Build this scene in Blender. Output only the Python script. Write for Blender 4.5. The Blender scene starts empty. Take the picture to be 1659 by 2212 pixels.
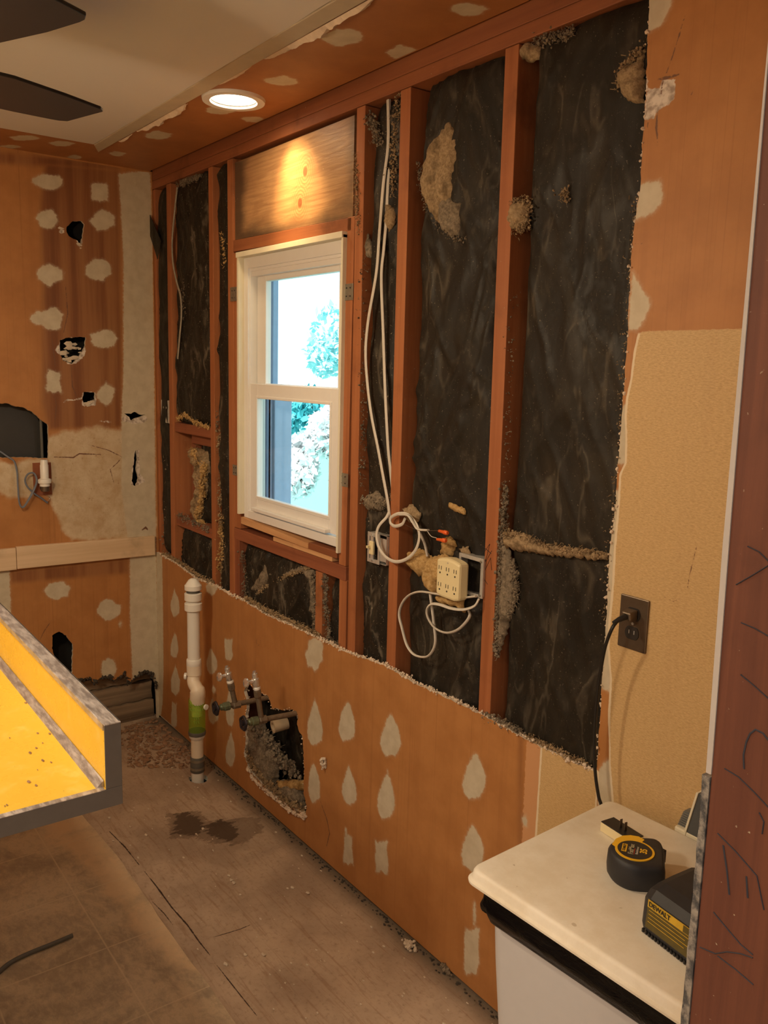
import bpy, bmesh, math, random
import numpy as np
from mathutils import Vector, Matrix
from mathutils.geometry import delaunay_2d_cdt

# ------------------------------------------------------------------ camera
SC = bpy.context.scene
COL = SC.collection
IW, IH = 1659, 2212
FPX, YAW, PITCH, ROLL = 1834.84, 2.501306, -0.165957, 0.026677
CAM = np.array([3.64256, -1.42858, 1.63980])
_f = np.array([math.cos(YAW)*math.cos(PITCH), math.sin(YAW)*math.cos(PITCH), math.sin(PITCH)])
_r0 = np.array([math.sin(YAW), -math.cos(YAW), 0.0]); _u0 = np.cross(_r0, _f)
_r = math.cos(ROLL)*_r0 + math.sin(ROLL)*_u0
_u = -math.sin(ROLL)*_r0 + math.cos(ROLL)*_u0
cd = bpy.data.cameras.new('camera'); cam = bpy.data.objects.new('camera', cd); COL.objects.link(cam)
cd.sensor_fit = 'HORIZONTAL'; cd.sensor_width = 36; cd.lens = FPX*36/IW; cd.clip_start = 0.02
cam.matrix_world = Matrix(((_r[0], _u[0], -_f[0], CAM[0]), (_r[1], _u[1], -_f[1], CAM[1]),
                           (_r[2], _u[2], -_f[2], CAM[2]), (0, 0, 0, 1)))
SC.camera = cam
# measured from the photograph: the point of a known plane seen at a pixel
def hit(px, py, ax, v):
    d = _f + _r*(px-IW/2)/FPX - _u*(py-IH/2)/FPX
    t = (v-CAM[ax])/d[ax]
    return CAM + t*d
def WP(px, py, y=0.0):            # stud wall: (x, z)
    h = hit(px, py, 1, y); return (h[0], h[2])
def EP(px, py, x=0.0):            # end wall: (y, z)
    h = hit(px, py, 0, x); return (h[1], h[2])
def ZP(px, py, z=0.0):            # floor, ceiling, lid: (x, y)
    h = hit(px, py, 2, z); return (h[0], h[1])
H = 2.44

# ------------------------------------------------------------------ world, lights, exposure
SC.view_settings.view_transform = 'Standard'
try: SC.view_settings.look = 'None'
except Exception: pass
SC.view_settings.exposure = -0.16
SC.view_settings.gamma = 1.0
try: SC.view_settings.use_curve_mapping = False
except Exception: pass
wd = bpy.data.worlds.new('sky'); SC.world = wd; wd.use_nodes = True
wb = wd.node_tree.nodes['Background']
wb.inputs[0].default_value = (0.74, 0.93, 1.0, 1); wb.inputs[1].default_value = 1.9
WARM = (1.0, 0.79, 0.53)
def light(name, kind, loc, energy, color, size=0.1, **kw):
    l = bpy.data.lights.new(name, kind); l.energy = energy; l.color = color
    if kind == 'AREA': l.size = size
    else: l.shadow_soft_size = size
    o = bpy.data.objects.new(name, l); COL.objects.link(o); o.location = loc
    for k, v in kw.items():
        if k == 'rot': o.rotation_euler = v
        else: setattr(l, k, v)
    return o
FAN = (1.715, -1.31)
light('fan_bulb_light', 'POINT', (FAN[0], FAN[1], 1.985), 38, WARM, 0.05)
light('soffit_lamp_light', 'SPOT', (1.143, -0.178, 2.425), 9, (1.0, 0.70, 0.36), 0.04,
      spot_size=math.radians(150), spot_blend=0.9, rot=(math.radians(10), 0, 0))
light('soffit_lamp_beam', 'SPOT', (1.143, -0.178, 2.425), 30, (1.0, 0.66, 0.28), 0.02,
      spot_size=math.radians(62), spot_blend=1.0, rot=(math.radians(42), 0, math.radians(-12)))
light('hall_lamp_light', 'AREA', (4.5, -1.9, 2.40), 26, (1.0, 0.82, 0.60), 0.5)
light('kitchen_lamp_light', 'AREA', (2.6, -2.6, 2.40), 40, (1.0, 0.82, 0.60), 0.4)
light('sun', 'SUN', (0, 0, 5), 9.0, (1.0, 0.97, 0.92), 0.01, rot=(math.radians(38), 0, math.radians(28)))
light('hall_daylight_fill', 'AREA', (4.6, -3.32, 1.5), 9, (0.80, 0.88, 1.0), 1.0, rot=(math.radians(90), 0, 0))  # unseen cool area light added to stand in for daylight from behind

# ------------------------------------------------------------------ materials
class G:
    def __init__(s, name):
        s.m = bpy.data.materials.new(name); s.m.use_nodes = True
        s.t = s.m.node_tree; s.b = s.t.nodes['Principled BSDF']
        s.geo = None
    def new(s, typ): return s.t.nodes.new(typ)
    def lk(s, a, b): s.t.links.new(a, b)
    def put(s, sock, v):
        if hasattr(v, 'links'): s.lk(v, sock)
        elif isinstance(v, (tuple, list)):
            sock.default_value = tuple(v)+((1,) if len(v) == 3 and len(sock.default_value) == 4 else ())
        else: sock.default_value = v
    def pos(s, sc=(1, 1, 1), rot=(0, 0, 0), obj=False):
        if obj:
            n = s.new('ShaderNodeTexCoord'); o = n.outputs['Object']
        else:
            n = s.new('ShaderNodeNewGeometry'); o = n.outputs['Position']
        m = s.new('ShaderNodeMapping'); s.lk(o, m.inputs[0])
        m.inputs['Scale'].default_value = sc; m.inputs['Rotation'].default_value = rot
        return m.outputs[0]
    def noise(s, vec, scale=5, detail=4, rough=.55, dist=0):
        n = s.new('ShaderNodeTexNoise'); s.lk(vec, n.inputs['Vector'])
        n.inputs['Scale'].default_value = scale; n.inputs['Detail'].default_value = detail
        n.inputs['Roughness'].default_value = rough; n.inputs['Distortion'].default_value = dist
        return n.outputs[0]
    def wave(s, vec, scale, dist=0, detail=2, dirn='X'):
        n = s.new('ShaderNodeTexWave'); s.lk(vec, n.inputs['Vector']); n.bands_direction = dirn
        n.inputs['Scale'].default_value = scale; n.inputs['Distortion'].default_value = dist
        n.inputs['Detail'].default_value = detail
        return n.outputs['Fac']
    def vor(s, vec, scale):
        n = s.new('ShaderNodeTexVoronoi'); s.lk(vec, n.inputs['Vector']); n.inputs['Scale'].default_value = scale
        return n.outputs['Distance']
    def ramp(s, f, stops):
        n = s.new('ShaderNodeValToRGB'); s.lk(f, n.inputs[0]); e = n.color_ramp.elements
        while len(e) < len(stops): e.new(0.5)
        for i, (p, c) in enumerate(stops):
            e[i].position = p; e[i].color = tuple(c)+(1,) if isinstance(c, (tuple, list)) else (c, c, c, 1)
        return n.outputs[0]
    def mix(s, f, a, b, mode='MIX'):
        n = s.new('ShaderNodeMix'); n.data_type = 'RGBA'; n.blend_type = mode
        s.put(n.inputs[0], f); s.put(n.inputs[6], a); s.put(n.inputs[7], b)
        return n.outputs[2]
    def math(s, op, a, b=0.0, c=0.0):
        n = s.new('ShaderNodeMath'); n.operation = op
        s.put(n.inputs[0], a); s.put(n.inputs[1], b)
        if op in ('MULTIPLY_ADD', 'SMOOTH_MIN'): s.put(n.inputs[2], c)
        return n.outputs[0]
    def mapr(s, v, a, b, c=0.0, d=1.0):
        n = s.new('ShaderNodeMapRange'); n.interpolation_type = 'SMOOTHSTEP'
        s.put(n.inputs[0], v)
        for i, q in enumerate((a, b, c, d)): n.inputs[i+1].default_value = q
        return n.outputs[0]
    def attr(s, name):
        n = s.new('ShaderNodeAttribute'); n.attribute_name = name; return n.outputs['Fac']
    def bump(s, h, strength=.3, dist=.005):
        n = s.new('ShaderNodeBump'); s.lk(h, n.inputs['Height'])
        n.inputs['Strength'].default_value = strength; n.inputs['Distance'].default_value = dist
        s.lk(n.outputs[0], s.b.inputs['Normal'])
    def fin(s, color=None, rough=.5, metal=0, spec=None, alpha=None):
        if color is not None: s.put(s.b.inputs['Base Color'], color)
        s.put(s.b.inputs['Roughness'], rough); s.b.inputs['Metallic'].default_value = metal
        if spec is not None: s.b.inputs['Specular IOR Level'].default_value = spec
        return s.m

def plain(name, c, rough=.5, metal=0, var=.12, scale=30, bump=0.0, spec=None):
    g = G(name); n = g.noise(g.pos(), scale, 4)
    col = g.mix(n, tuple(x*(1-var) for x in c), tuple(min(1, x*(1+var)) for x in c))
    if bump: g.bump(n, bump, .003)
    return g.fin(col, rough, metal, spec)

def wood(name, c1, c2, axis='z', rough=.6, speck=True, fine=1.0):
    g = G(name); k = {'x': (1.6, 45, 45), 'y': (45, 1.6, 45), 'z': (45, 45, 1.6)}[axis]
    k2 = {'x': (.6, 9, 9), 'y': (9, .6, 9), 'z': (9, 9, .6)}[axis]
    a = g.noise(g.pos(k), fine, 6, .6, .4); b = g.noise(g.pos(k2), 1, 3, .5, .3); c = g.noise(g.pos(), 6, 5)
    f = g.math('ADD', g.math('MULTIPLY', a, .55), g.math('MULTIPLY', b, .45))
    col = g.mix(g.mapr(f, .32, .68), c1, c2)
    col = g.mix(g.mapr(c, .55, .8), col, tuple(x*.62 for x in c1))
    if speck:
        d = g.noise(g.pos(), 160, 3); col = g.mix(g.mapr(d, .70, .76), col, (.42, .34, .24))
    g.bump(a, .25, .002)
    return g.fin(col, rough, 0, .35)

M = {}
M['stud'] = wood('fir_stud', (.30, .098, .034), (.43, .158, .060), 'z', .62)
M['plank_x'] = wood('fir_plate', (.21, .068, .027), (.33, .115, .044), 'x', .62)  # shade below the ceiling is put into this darker plate wood
M['dark_x'] = wood('dark_blocking', (.20, .060, .026), (.32, .105, .046), 'x', .7)
M['dark_z'] = wood('dark_blocking_upright', (.20, .060, .026), (.32, .105, .046), 'z', .7)
M['pine'] = wood('new_pine', (.66, .47, .28), (.80, .60, .40), 'y', .55, False)
M['split'] = wood('split_wood', (.50, .24, .10), (.72, .42, .20), 'x', .8)
M['rot'] = wood('rotten_wood', (.07, .045, .028), (.34, .24, .15), 'y', .9, True, .6)
M['post'] = wood('red_post_wood', (.120, .042, .026), (.190, .068, .038), 'z', .6, True, 1.4)
M['crayon'] = plain('blue_crayon', (.035, .036, .05), .8)
M['white_vinyl'] = plain('white_vinyl', (.80, .77, .72), .35, 0, .03)
M['cream'] = plain('cream_paint', (.74, .68, .52), .6, 0, .12, 12, .1)
M['gypsum'] = plain('gypsum_core', (.62, .52, .40), .95, 0, .25, 160, .6)
M['torn'] = plain('torn_paper', (.70, .56, .42), .9, 0, .2, 60, .3)
M['pvc'] = plain('white_pvc', (.80, .76, .68), .32, 0, .04)
M['pvc_old'] = plain('aged_pvc', (.80, .68, .52), .38, 0, .06)
M['rubber'] = plain('grey_rubber', (.11, .105, .09), .6)
M['chrome'] = plain('chrome', (.80, .80, .78), .2, .8, .05)
M['oldpipe'] = plain('corroded_pipe', (.20, .15, .10), .62, .55, .45, 70, .5)
M['brassy'] = plain('green_brass', (.17, .20, .12), .5, .6, .4, 90, .3)
M['iron'] = plain('black_iron', (.035, .03, .035), .45, .6, .3)
M['galv'] = plain('galvanised_steel', (.60, .58, .54), .38, .55, .3, 60, .15)
M['cable'] = plain('white_cable_sheath', (.62, .56, .47), .5, 0, .08)
M['cable_grey'] = plain('grey_cable_sheath', (.17, .19, .23), .5, 0, .1)
M['cable_dusty'] = plain('dusty_cable', (.30, .26, .20), .8, 0, .3, 80, .3)
M['wirecopper'] = plain('bare_wire', (.25, .17, .12), .4, .7)
M['orange'] = plain('orange_plastic', (.75, .12, .02), .45)
M['ivory'] = plain('ivory_plastic', (.78, .66, .38), .4, 0, .04)
M['slot'] = plain('slot_black', (.02, .014, .01), .8)
M['black'] = plain('black_plastic', (.014, .014, .015), .42, 0, .2)
M['black_soft'] = plain('black_rubber', (.022, .022, .025), .55, 0, .3, 60, .1)
M['cord'] = plain('black_cord', (.010, .009, .008), .5)
M['plate'] = plain('brown_steel_plate', (.16, .12, .085), .42, .75, .25, 40)
M['yellow'] = plain('yellow_plastic', (.85, .50, .02), .4, 0, .06)
M['labelyellow'] = plain('worn_yellow_label', (.60, .38, .03), .5, 0, .25, 60)
M['olive'] = plain('faded_label', (.10, .075, .015), .5, 0, .3, 120)
M['red'] = plain('red_print', (.45, .03, .02), .5)
M['bin'] = plain('grey_white_bin', (.56, .55, .56), .45, 0, .04)
g = G('cream_lid'); n_ = g.noise(g.pos(), 9, 6, .7); sp_ = g.noise(g.pos(), 55, 2, .5)
col = g.mix(g.mapr(n_, .35, .7), (.86, .80, .68), (.76, .68, .54)); col = g.mix(g.math('MULTIPLY', g.mapr(sp_, .735, .77), .6), col, (.45, .36, .25))
M['lid'] = g.fin(col, .5, 0, .35)
M['fanblade'] = plain('dark_fan_blade', (.011, .010, .012), .42, 0, .3)
M['fanmetal'] = plain('dark_bronze', (.06, .035, .02), .4, .8)
M['dark'] = plain('dark_cavity', (.012, .010, .008), .95)
M['duct'] = plain('black_duct_lining', (.035, .033, .030), .55)
M['strip'] = plain('pale_trim', (.50, .42, .30), .7, 0, .15, 20)
M['chip'] = plain('pale_chip', (.62, .52, .40), .9)
M['rotchip'] = plain('rotten_chip', (.30, .175, .10), .95, 0, .55, 45)
M['soil'] = plain('black_grit', (.05, .04, .03), .95, 0, .4, 60)
M['strap'] = plain('strap_steel', (.36, .34, .28), .45, .8, .3, 80, .15)

def fiber(name, c1, c2):
    g = G(name); n = g.noise(g.pos(), 120, 6, .7); n2 = g.noise(g.pos(), 22, 3)
    col = g.mix(g.mapr(n, .3, .7), c1, c2); col = g.mix(g.mapr(n2, .5, .75), col, tuple(x*.55 for x in c1))
    g.bump(n, 1.0, .004); return g.fin(col, .98, 0, .1)
M['fiber'] = fiber('tan_fiber', (.24, .16, .085), (.46, .33, .19))
M['fiber_grey'] = fiber('dusty_fiber', (.15, .115, .078), (.33, .26, .18))
M['fiber_yellow'] = fiber('ochre_fiber', (.42, .24, .08), (.62, .42, .19))

def facing(name, dust=.5, sparkle=.5):
    g = G(name); p = g.pos((1, 1, .6))
    big = g.noise(p, 7, 5, .6, .8); cr = g.noise(g.pos((1.6, 1, .8), (0, .5, 0)), 15, 5, .6, .5); fi = g.noise(g.pos(), 210, 2)
    col = g.mix(g.mapr(big, .45, .75), (.017, .0135, .0095), (.034, .027, .018))
    ridge = g.math('ABSOLUTE', g.math('SUBTRACT', g.noise(g.pos((1.3, 1, .5), (0, .55, 0)), 7, 3, .55, .5), .5))
    f = g.math('MULTIPLY', g.mapr(ridge, .0, .035, 1, 0), g.math('MULTIPLY', g.mapr(big, .42, .66), .55*dust))
    col = g.mix(f, col, (.20, .165, .12))
    col = g.mix(g.math('MULTIPLY', g.mapr(cr, .56, .74), .38*dust), col, (.15, .12, .085))
    col = g.mix(g.math('MULTIPLY', g.mapr(fi, .66, .74), sparkle), col, (.38, .31, .22))
    g.bump(cr, .25, .007)
    return g.fin(col, g.mapr(cr, .4, .7, .48, .75), 0, .22)
M['facing'] = facing('black_paper_facing', .45, .3)
M['facing_dusty'] = facing('dusty_paper_facing', 1.0, .9)

# painted drywall; shapes of filler, paint and paper come from the sheet's attributes
def drywall(name, ora, orb, streak=1.0):
    g = G(name); p = g.pos()
    n = g.noise(p, 90, 4, .6); nb = g.noise(p, 9, 4, .6)
    st = g.noise(g.pos((150, 150, .7)), 1, 4, .65); st2 = g.noise(g.pos((14, 14, .35)), 1, 3, .6)
    col = g.mix(g.mapr(nb, .3, .7), ora, orb)
    col = g.mix(g.math('MULTIPLY', g.mapr(st, .55, .72), .42*streak), col, (.27, .10, .032))
    col = g.mix(g.math('MULTIPLY', g.mapr(st2, .52, .7), .30*streak), col, (.32, .125, .04))
    jit = g.math('MULTIPLY', g.math('SUBTRACT', n, .5), .016)
    jitb = g.math('MULTIPLY', g.math('SUBTRACT', nb, .5), .09)
    def mask(a, j=jit, w=.0015, off=0): return g.mapr(g.math('ADD', g.math('ADD', g.attr(a), j), off), -w, w)
    # darker zones: drip stains, plus shade painted under the board and ceiling
    dk = g.mapr(g.attr('dark'), -.012, .02)
    drip = g.noise(g.pos((13, 13, .55)), 1, 6, .62)
    dcol = g.mix(g.mapr(drip, .36, .62), (.20, .072, .026), (.33, .145, .055))
    col = g.mix(dk, col, dcol)
    # raw / torn paper face
    col = g.mix(mask('raw'), col, (.58, .30, .14))
    # thin washed compound (blotchy)
    wmask = g.mapr(g.math('ADD', g.attr('wash'), jitb), -.012, .012)
    wcol = g.mix(g.mapr(g.noise(p, 14, 6, .7), .3, .7), (.66, .55, .38), (.50, .36, .21))
    wcol = g.mix(g.mapr(g.noise(p, 40, 5, .7), .60, .72), wcol, (.35, .20, .10))
    col = g.mix(g.math('MULTIPLY', wmask, .92), col, wcol)
    # compound
    mcol = g.mix(g.mapr(g.noise(p, 25, 4), .3, .7), (.52, .44, .31), (.60, .52, .38))
    mhard = mask('mud', jit, .003); msoft = g.mapr(g.math('ADD', g.attr('mud'), jit), -.010, .004)
    col = g.mix(g.math('MULTIPLY', msoft, .35), col, mcol); col = g.mix(mhard, col, mcol)
    # white gypsum breaks
    gcol = g.mix(g.mapr(g.noise(p, 60, 5), .4, .65), (.72, .64, .55), (.35, .27, .21))
    col = g.mix(mask('break'), col, gcol)
    # wallpaper
    wv = g.noise(g.pos((1, 1, 3.2), (0, math.radians(35), 0)), 120, 3, .6, .6); wv2 = g.noise(g.pos((1, 1, 3.2), (0, math.radians(-35), 0)), 150, 3, .6)
    wt = g.math('ADD', g.math('MULTIPLY', wv, .5), g.math('MULTIPLY', wv2, .5))
    pcol = g.mix(g.mapr(wt, .3, .7), (.49, .315, .135), (.66, .455, .22))
    pcol = g.mix(g.math('MULTIPLY', g.mapr(g.noise(g.pos((12, 12, 1)), 1, 3), .5, .7), .25), pcol, (.45, .27, .13))
    pm = mask('paper', g.math('MULTIPLY', jit, .3), .001)
    rim = g.mapr(g.math('ADD', g.attr('paper'), g.math('MULTIPLY', jitb, .12)), -.006, -.0045)
    sz = g.new('ShaderNodeSeparateXYZ'); g.lk(p, sz.inputs[0])
    col = g.mix(g.math('MULTIPLY', rim, g.math('MULTIPLY', g.attr('rimon'), g.mapr(sz.outputs[2], 1.722, 1.727, 1, 0))), col, (.74, .61, .42))
    col = g.mix(pm, col, pcol)
    # cracks and marks
    col = g.mix(mask('mark', g.math('MULTIPLY', jit, .35), .0008), col, (.17, .08, .045))
    g.bump(g.math('ADD', n, g.math('MULTIPLY', g.math('MULTIPLY', wt, pm), 1.0)), .14, .0015)
    return g.fin(col, .55, 0, .35)
M['drywall'] = drywall('orange_drywall', (.40, .170, .052), (.47, .210, .068))
M['drywall_ceiling'] = drywall('orange_ceiling_drywall', (.36, .145, .05), (.42, .175, .06), .3)

# ------------------------------------------------------------------ mesh building
def rng(seed): return random.Random(seed)
class MB:
    def __init__(s): s.v = []; s.f = []; s.mi = []
    def add(s, vs, fs, mi=0):
        o = len(s.v); s.v += [tuple(float(c) for c in v) for v in vs]; s.f += [tuple(i+o for i in f) for f in fs]; s.mi += [mi]*len(fs)
        return s
    def hexa(s, c, mi=0):    # 8 corners: bottom 4 ccw, top 4 ccw
        return s.add(c, [(3, 2, 1, 0), (4, 5, 6, 7), (0, 1, 5, 4), (1, 2, 6, 5), (2, 3, 7, 6), (3, 0, 4, 7)], mi)
    def box(s, x0, x1, y0, y1, z0, z1, mi=0):
        return s.hexa([(x0, y0, z0), (x1, y0, z0), (x1, y1, z0), (x0, y1, z0), (x0, y0, z1), (x1, y0, z1), (x1, y1, z1), (x0, y1, z1)], mi)
    def obox(s, c, ex, ey, ez, mi=0):
        c, ex, ey, ez = map(np.array, (c, ex, ey, ez)); a = []
        for k in (-1, 1):
            for i, j in ((-1, -1), (1, -1), (1, 1), (-1, 1)): a.append(c+i*ex+j*ey+k*ez)
        return s.hexa(a, mi)
    def prism(s, poly, fn, d0, d1, mi=0):   # fn(u, v, d) -> xyz
        n = len(poly); a = [fn(u, v, d0) for u, v in poly]+[fn(u, v, d1) for u, v in poly]
        return s.add(a, [tuple(range(n))[::-1], tuple(range(n, 2*n))]+[(i, (i+1) % n, n+(i+1) % n, n+i) for i in range(n)], mi)
    def tube(s, pts, r, seg=10, flat=1.0, mi=0):
        pts = [np.array(p, float) for p in pts]; n = len(pts); rs = r if isinstance(r, (list, tuple)) else [r]*n
        t0 = pts[1]-pts[0]; t0 = t0/np.linalg.norm(t0)
        up = np.array([0, 0, 1.]) if abs(t0[2]) < .9 else np.array([0, 1., 0]); a = np.cross(t0, up); a /= np.linalg.norm(a)
        vs = []
        for i in range(n):
            t = pts[min(i+1, n-1)]-pts[max(i-1, 0)]; t = t/(np.linalg.norm(t)+1e-9)
            a = a-t*(a@t); a /= np.linalg.norm(a)+1e-9; b = np.cross(t, a)
            for k in range(seg):
                q = 2*math.pi*k/seg; vs.append(pts[i]+rs[i]*(math.cos(q)*a+flat*math.sin(q)*b))
        fs = [(i*seg+k, i*seg+(k+1) % seg, (i+1)*seg+(k+1) % seg, (i+1)*seg+k) for i in range(n-1) for k in range(seg)]
        fs += [tuple(range(seg))[::-1], tuple((n-1)*seg+k for k in range(seg))]
        return s.add(vs, fs, mi)
    def lathe(s, prof, c, axis=(0, 0, 1), seg=28, mi=0):    # prof: (r, h)
        ax = np.array(axis, float); ax /= np.linalg.norm(ax); c = np.array(c, float)
        up = np.array([1., 0, 0]) if abs(ax[0]) < .9 else np.array([0, 1., 0]); a = np.cross(ax, up); a /= np.linalg.norm(a); b = np.cross(ax, a)
        vs = [c+ax*h+r*(math.cos(2*math.pi*k/seg)*a+math.sin(2*math.pi*k/seg)*b) for r, h in prof for k in range(seg)]
        n = len(prof)
        fs = [(i*seg+k, i*seg+(k+1) % seg, (i+1)*seg+(k+1) % seg, (i+1)*seg+k) for i in range(n-1) for k in range(seg)]
        fs += [tuple(range(seg))[::-1], tuple((n-1)*seg+k for k in range(seg))]
        return s.add(vs, fs, mi)
    def chunk(s, c, r, R, mi=0, flat=(1, 1, 1)):
        t = (1+5**.5)/2; V = [(-1, t, 0), (1, t, 0), (-1, -t, 0), (1, -t, 0), (0, -1, t), (0, 1, t), (0, -1, -t), (0, 1, -t), (t, 0, -1), (t, 0, 1), (-t, 0, -1), (-t, 0, 1)]
        F = [(0, 11, 5), (0, 5, 1), (0, 1, 7), (0, 7, 10), (0, 10, 11), (1, 5, 9), (5, 11, 4), (11, 10, 2), (10, 7, 6), (7, 1, 8), (3, 9, 4), (3, 4, 2), (3, 2, 6), (3, 6, 8), (3, 8, 9), (4, 9, 5), (2, 4, 11), (6, 2, 10), (8, 6, 7), (9, 8, 1)]
        return s.add([[c[i]+v[i]*r*.53*flat[i]*R.uniform(.55, 1.35) for i in range(3)] for v in V], F, mi)
    def build(s, name, mats, parent=None, smooth=False, bevel=0.0, tagd=None, origin=None):
        me = bpy.data.meshes.new(name)
        V = np.array(s.v, float)
        if parent is not None: off = np.array(ROOT[parent.name])
        elif origin is not None: off = np.array(origin, float)
        elif tagd is not None: off = np.array([(V[:, 0].min()+V[:, 0].max())/2, (V[:, 1].min()+V[:, 1].max())/2, V[:, 2].min()])
        else: off = np.zeros(3)
        me.from_pydata((V-off).tolist(), [], s.f)
        if not isinstance(mats, (list, tuple)): mats = [mats]
        for m in mats: me.materials.append(m)
        if len(mats) > 1: me.polygons.foreach_set('material_index', s.mi)
        bm = bmesh.new(); bm.from_mesh(me); bmesh.ops.recalc_face_normals(bm, faces=bm.faces); bm.to_mesh(me); bm.free()
        if smooth:
            me.polygons.foreach_set('use_smooth', [True]*len(me.polygons))
            try: me.set_sharp_from_angle(angle=math.radians(42))
            except Exception: pass
        me.update()
        o = bpy.data.objects.new(name, me); COL.objects.link(o)
        if parent is not None: o.parent = parent; ROOT[o.name] = ROOT[parent.name]
        else: o.location = off; ROOT[o.name] = tuple(off)
        if bevel:
            b = o.modifiers.new('bevel', 'BEVEL'); b.width = bevel; b.segments = 2; b.limit_method = 'ANGLE'; b.angle_limit = math.radians(40)
        if tagd:
            o['label'] = tagd[0]; o['category'] = tagd[1]
            if len(tagd) > 2: o['group'] = tagd[2]
        return o
ROOT = {}
def thing(name, label, cat, loc, group=None):
    o = bpy.data.objects.new(name, None); COL.objects.link(o); o.location = loc; o.empty_display_size = .05
    o['label'] = label; o['category'] = cat
    if group: o['group'] = group
    ROOT[o.name] = tuple(loc); return o
def struct(o): o['kind'] = 'structure'; return o

# noise for displacement
_rs = np.random.RandomState(7); _tab = _rs.rand(256, 256)
def vn(u, v):
    iu = np.floor(u).astype(int); iv = np.floor(v).astype(int); fu = u-iu; fv = v-iv
    fu = fu*fu*(3-2*fu); fv = fv*fv*(3-2*fv); g = lambda a, b: _tab[a % 256, b % 256]
    return (g(iu, iv)*(1-fu)+g(iu+1, iv)*fu)*(1-fv)+(g(iu, iv+1)*(1-fu)+g(iu+1, iv+1)*fu)*fv
def fbm(u, v, o=4):
    s = 0; a = .5; t = 0
    for i in range(o): s = s+a*vn(u, v); t += a; a *= .5; u = u*2.03+17.3; v = v*2.03+5.1
    return s/t
def sdf(P, poly):     # + inside
    poly = np.array(poly, float); n = len(poly); d = np.full(len(P), 1e9); ins = np.zeros(len(P), bool)
    for i in range(n):
        a = poly[i]; b = poly[(i+1) % n]; e = b-a; w = P-a
        t = np.clip((w@e)/(e@e+1e-12), 0, 1); q = w-t[:, None]*e; d = np.minimum(d, (q*q).sum(1))
        c = (a[1] > P[:, 1]) != (b[1] > P[:, 1])
        with np.errstate(divide='ignore', invalid='ignore'):
            ins ^= c & (P[:, 0] < (b[0]-a[0])*(P[:, 1]-a[1])/(b[1]-a[1]+1e-12)+a[0])
    d = np.sqrt(d); return np.where(ins, d, -d)
def rough_line(pts, step, amp, seed, closed=True):
    pts = [np.array(p, float) for p in pts]; out = []; n = len(pts); R = rng(seed)
    for i in range(n if closed else n-1):
        a = pts[i]; b = pts[(i+1) % n]; L = np.linalg.norm(b-a); k = max(1, int(L/step)); nn = np.array([-(b-a)[1], (b-a)[0]])/(L+1e-9)
        for j in range(k): out.append(tuple(a+(b-a)*j/k+nn*(R.uniform(-amp, amp) if (j or amp == 0) else R.uniform(-amp, amp)*.5)))
    if not closed: out.append(tuple(pts[-1]))
    return out
ATTRS = ('mud', 'dark', 'wash', 'raw', 'break', 'paper', 'mark', 'rimon')
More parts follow.
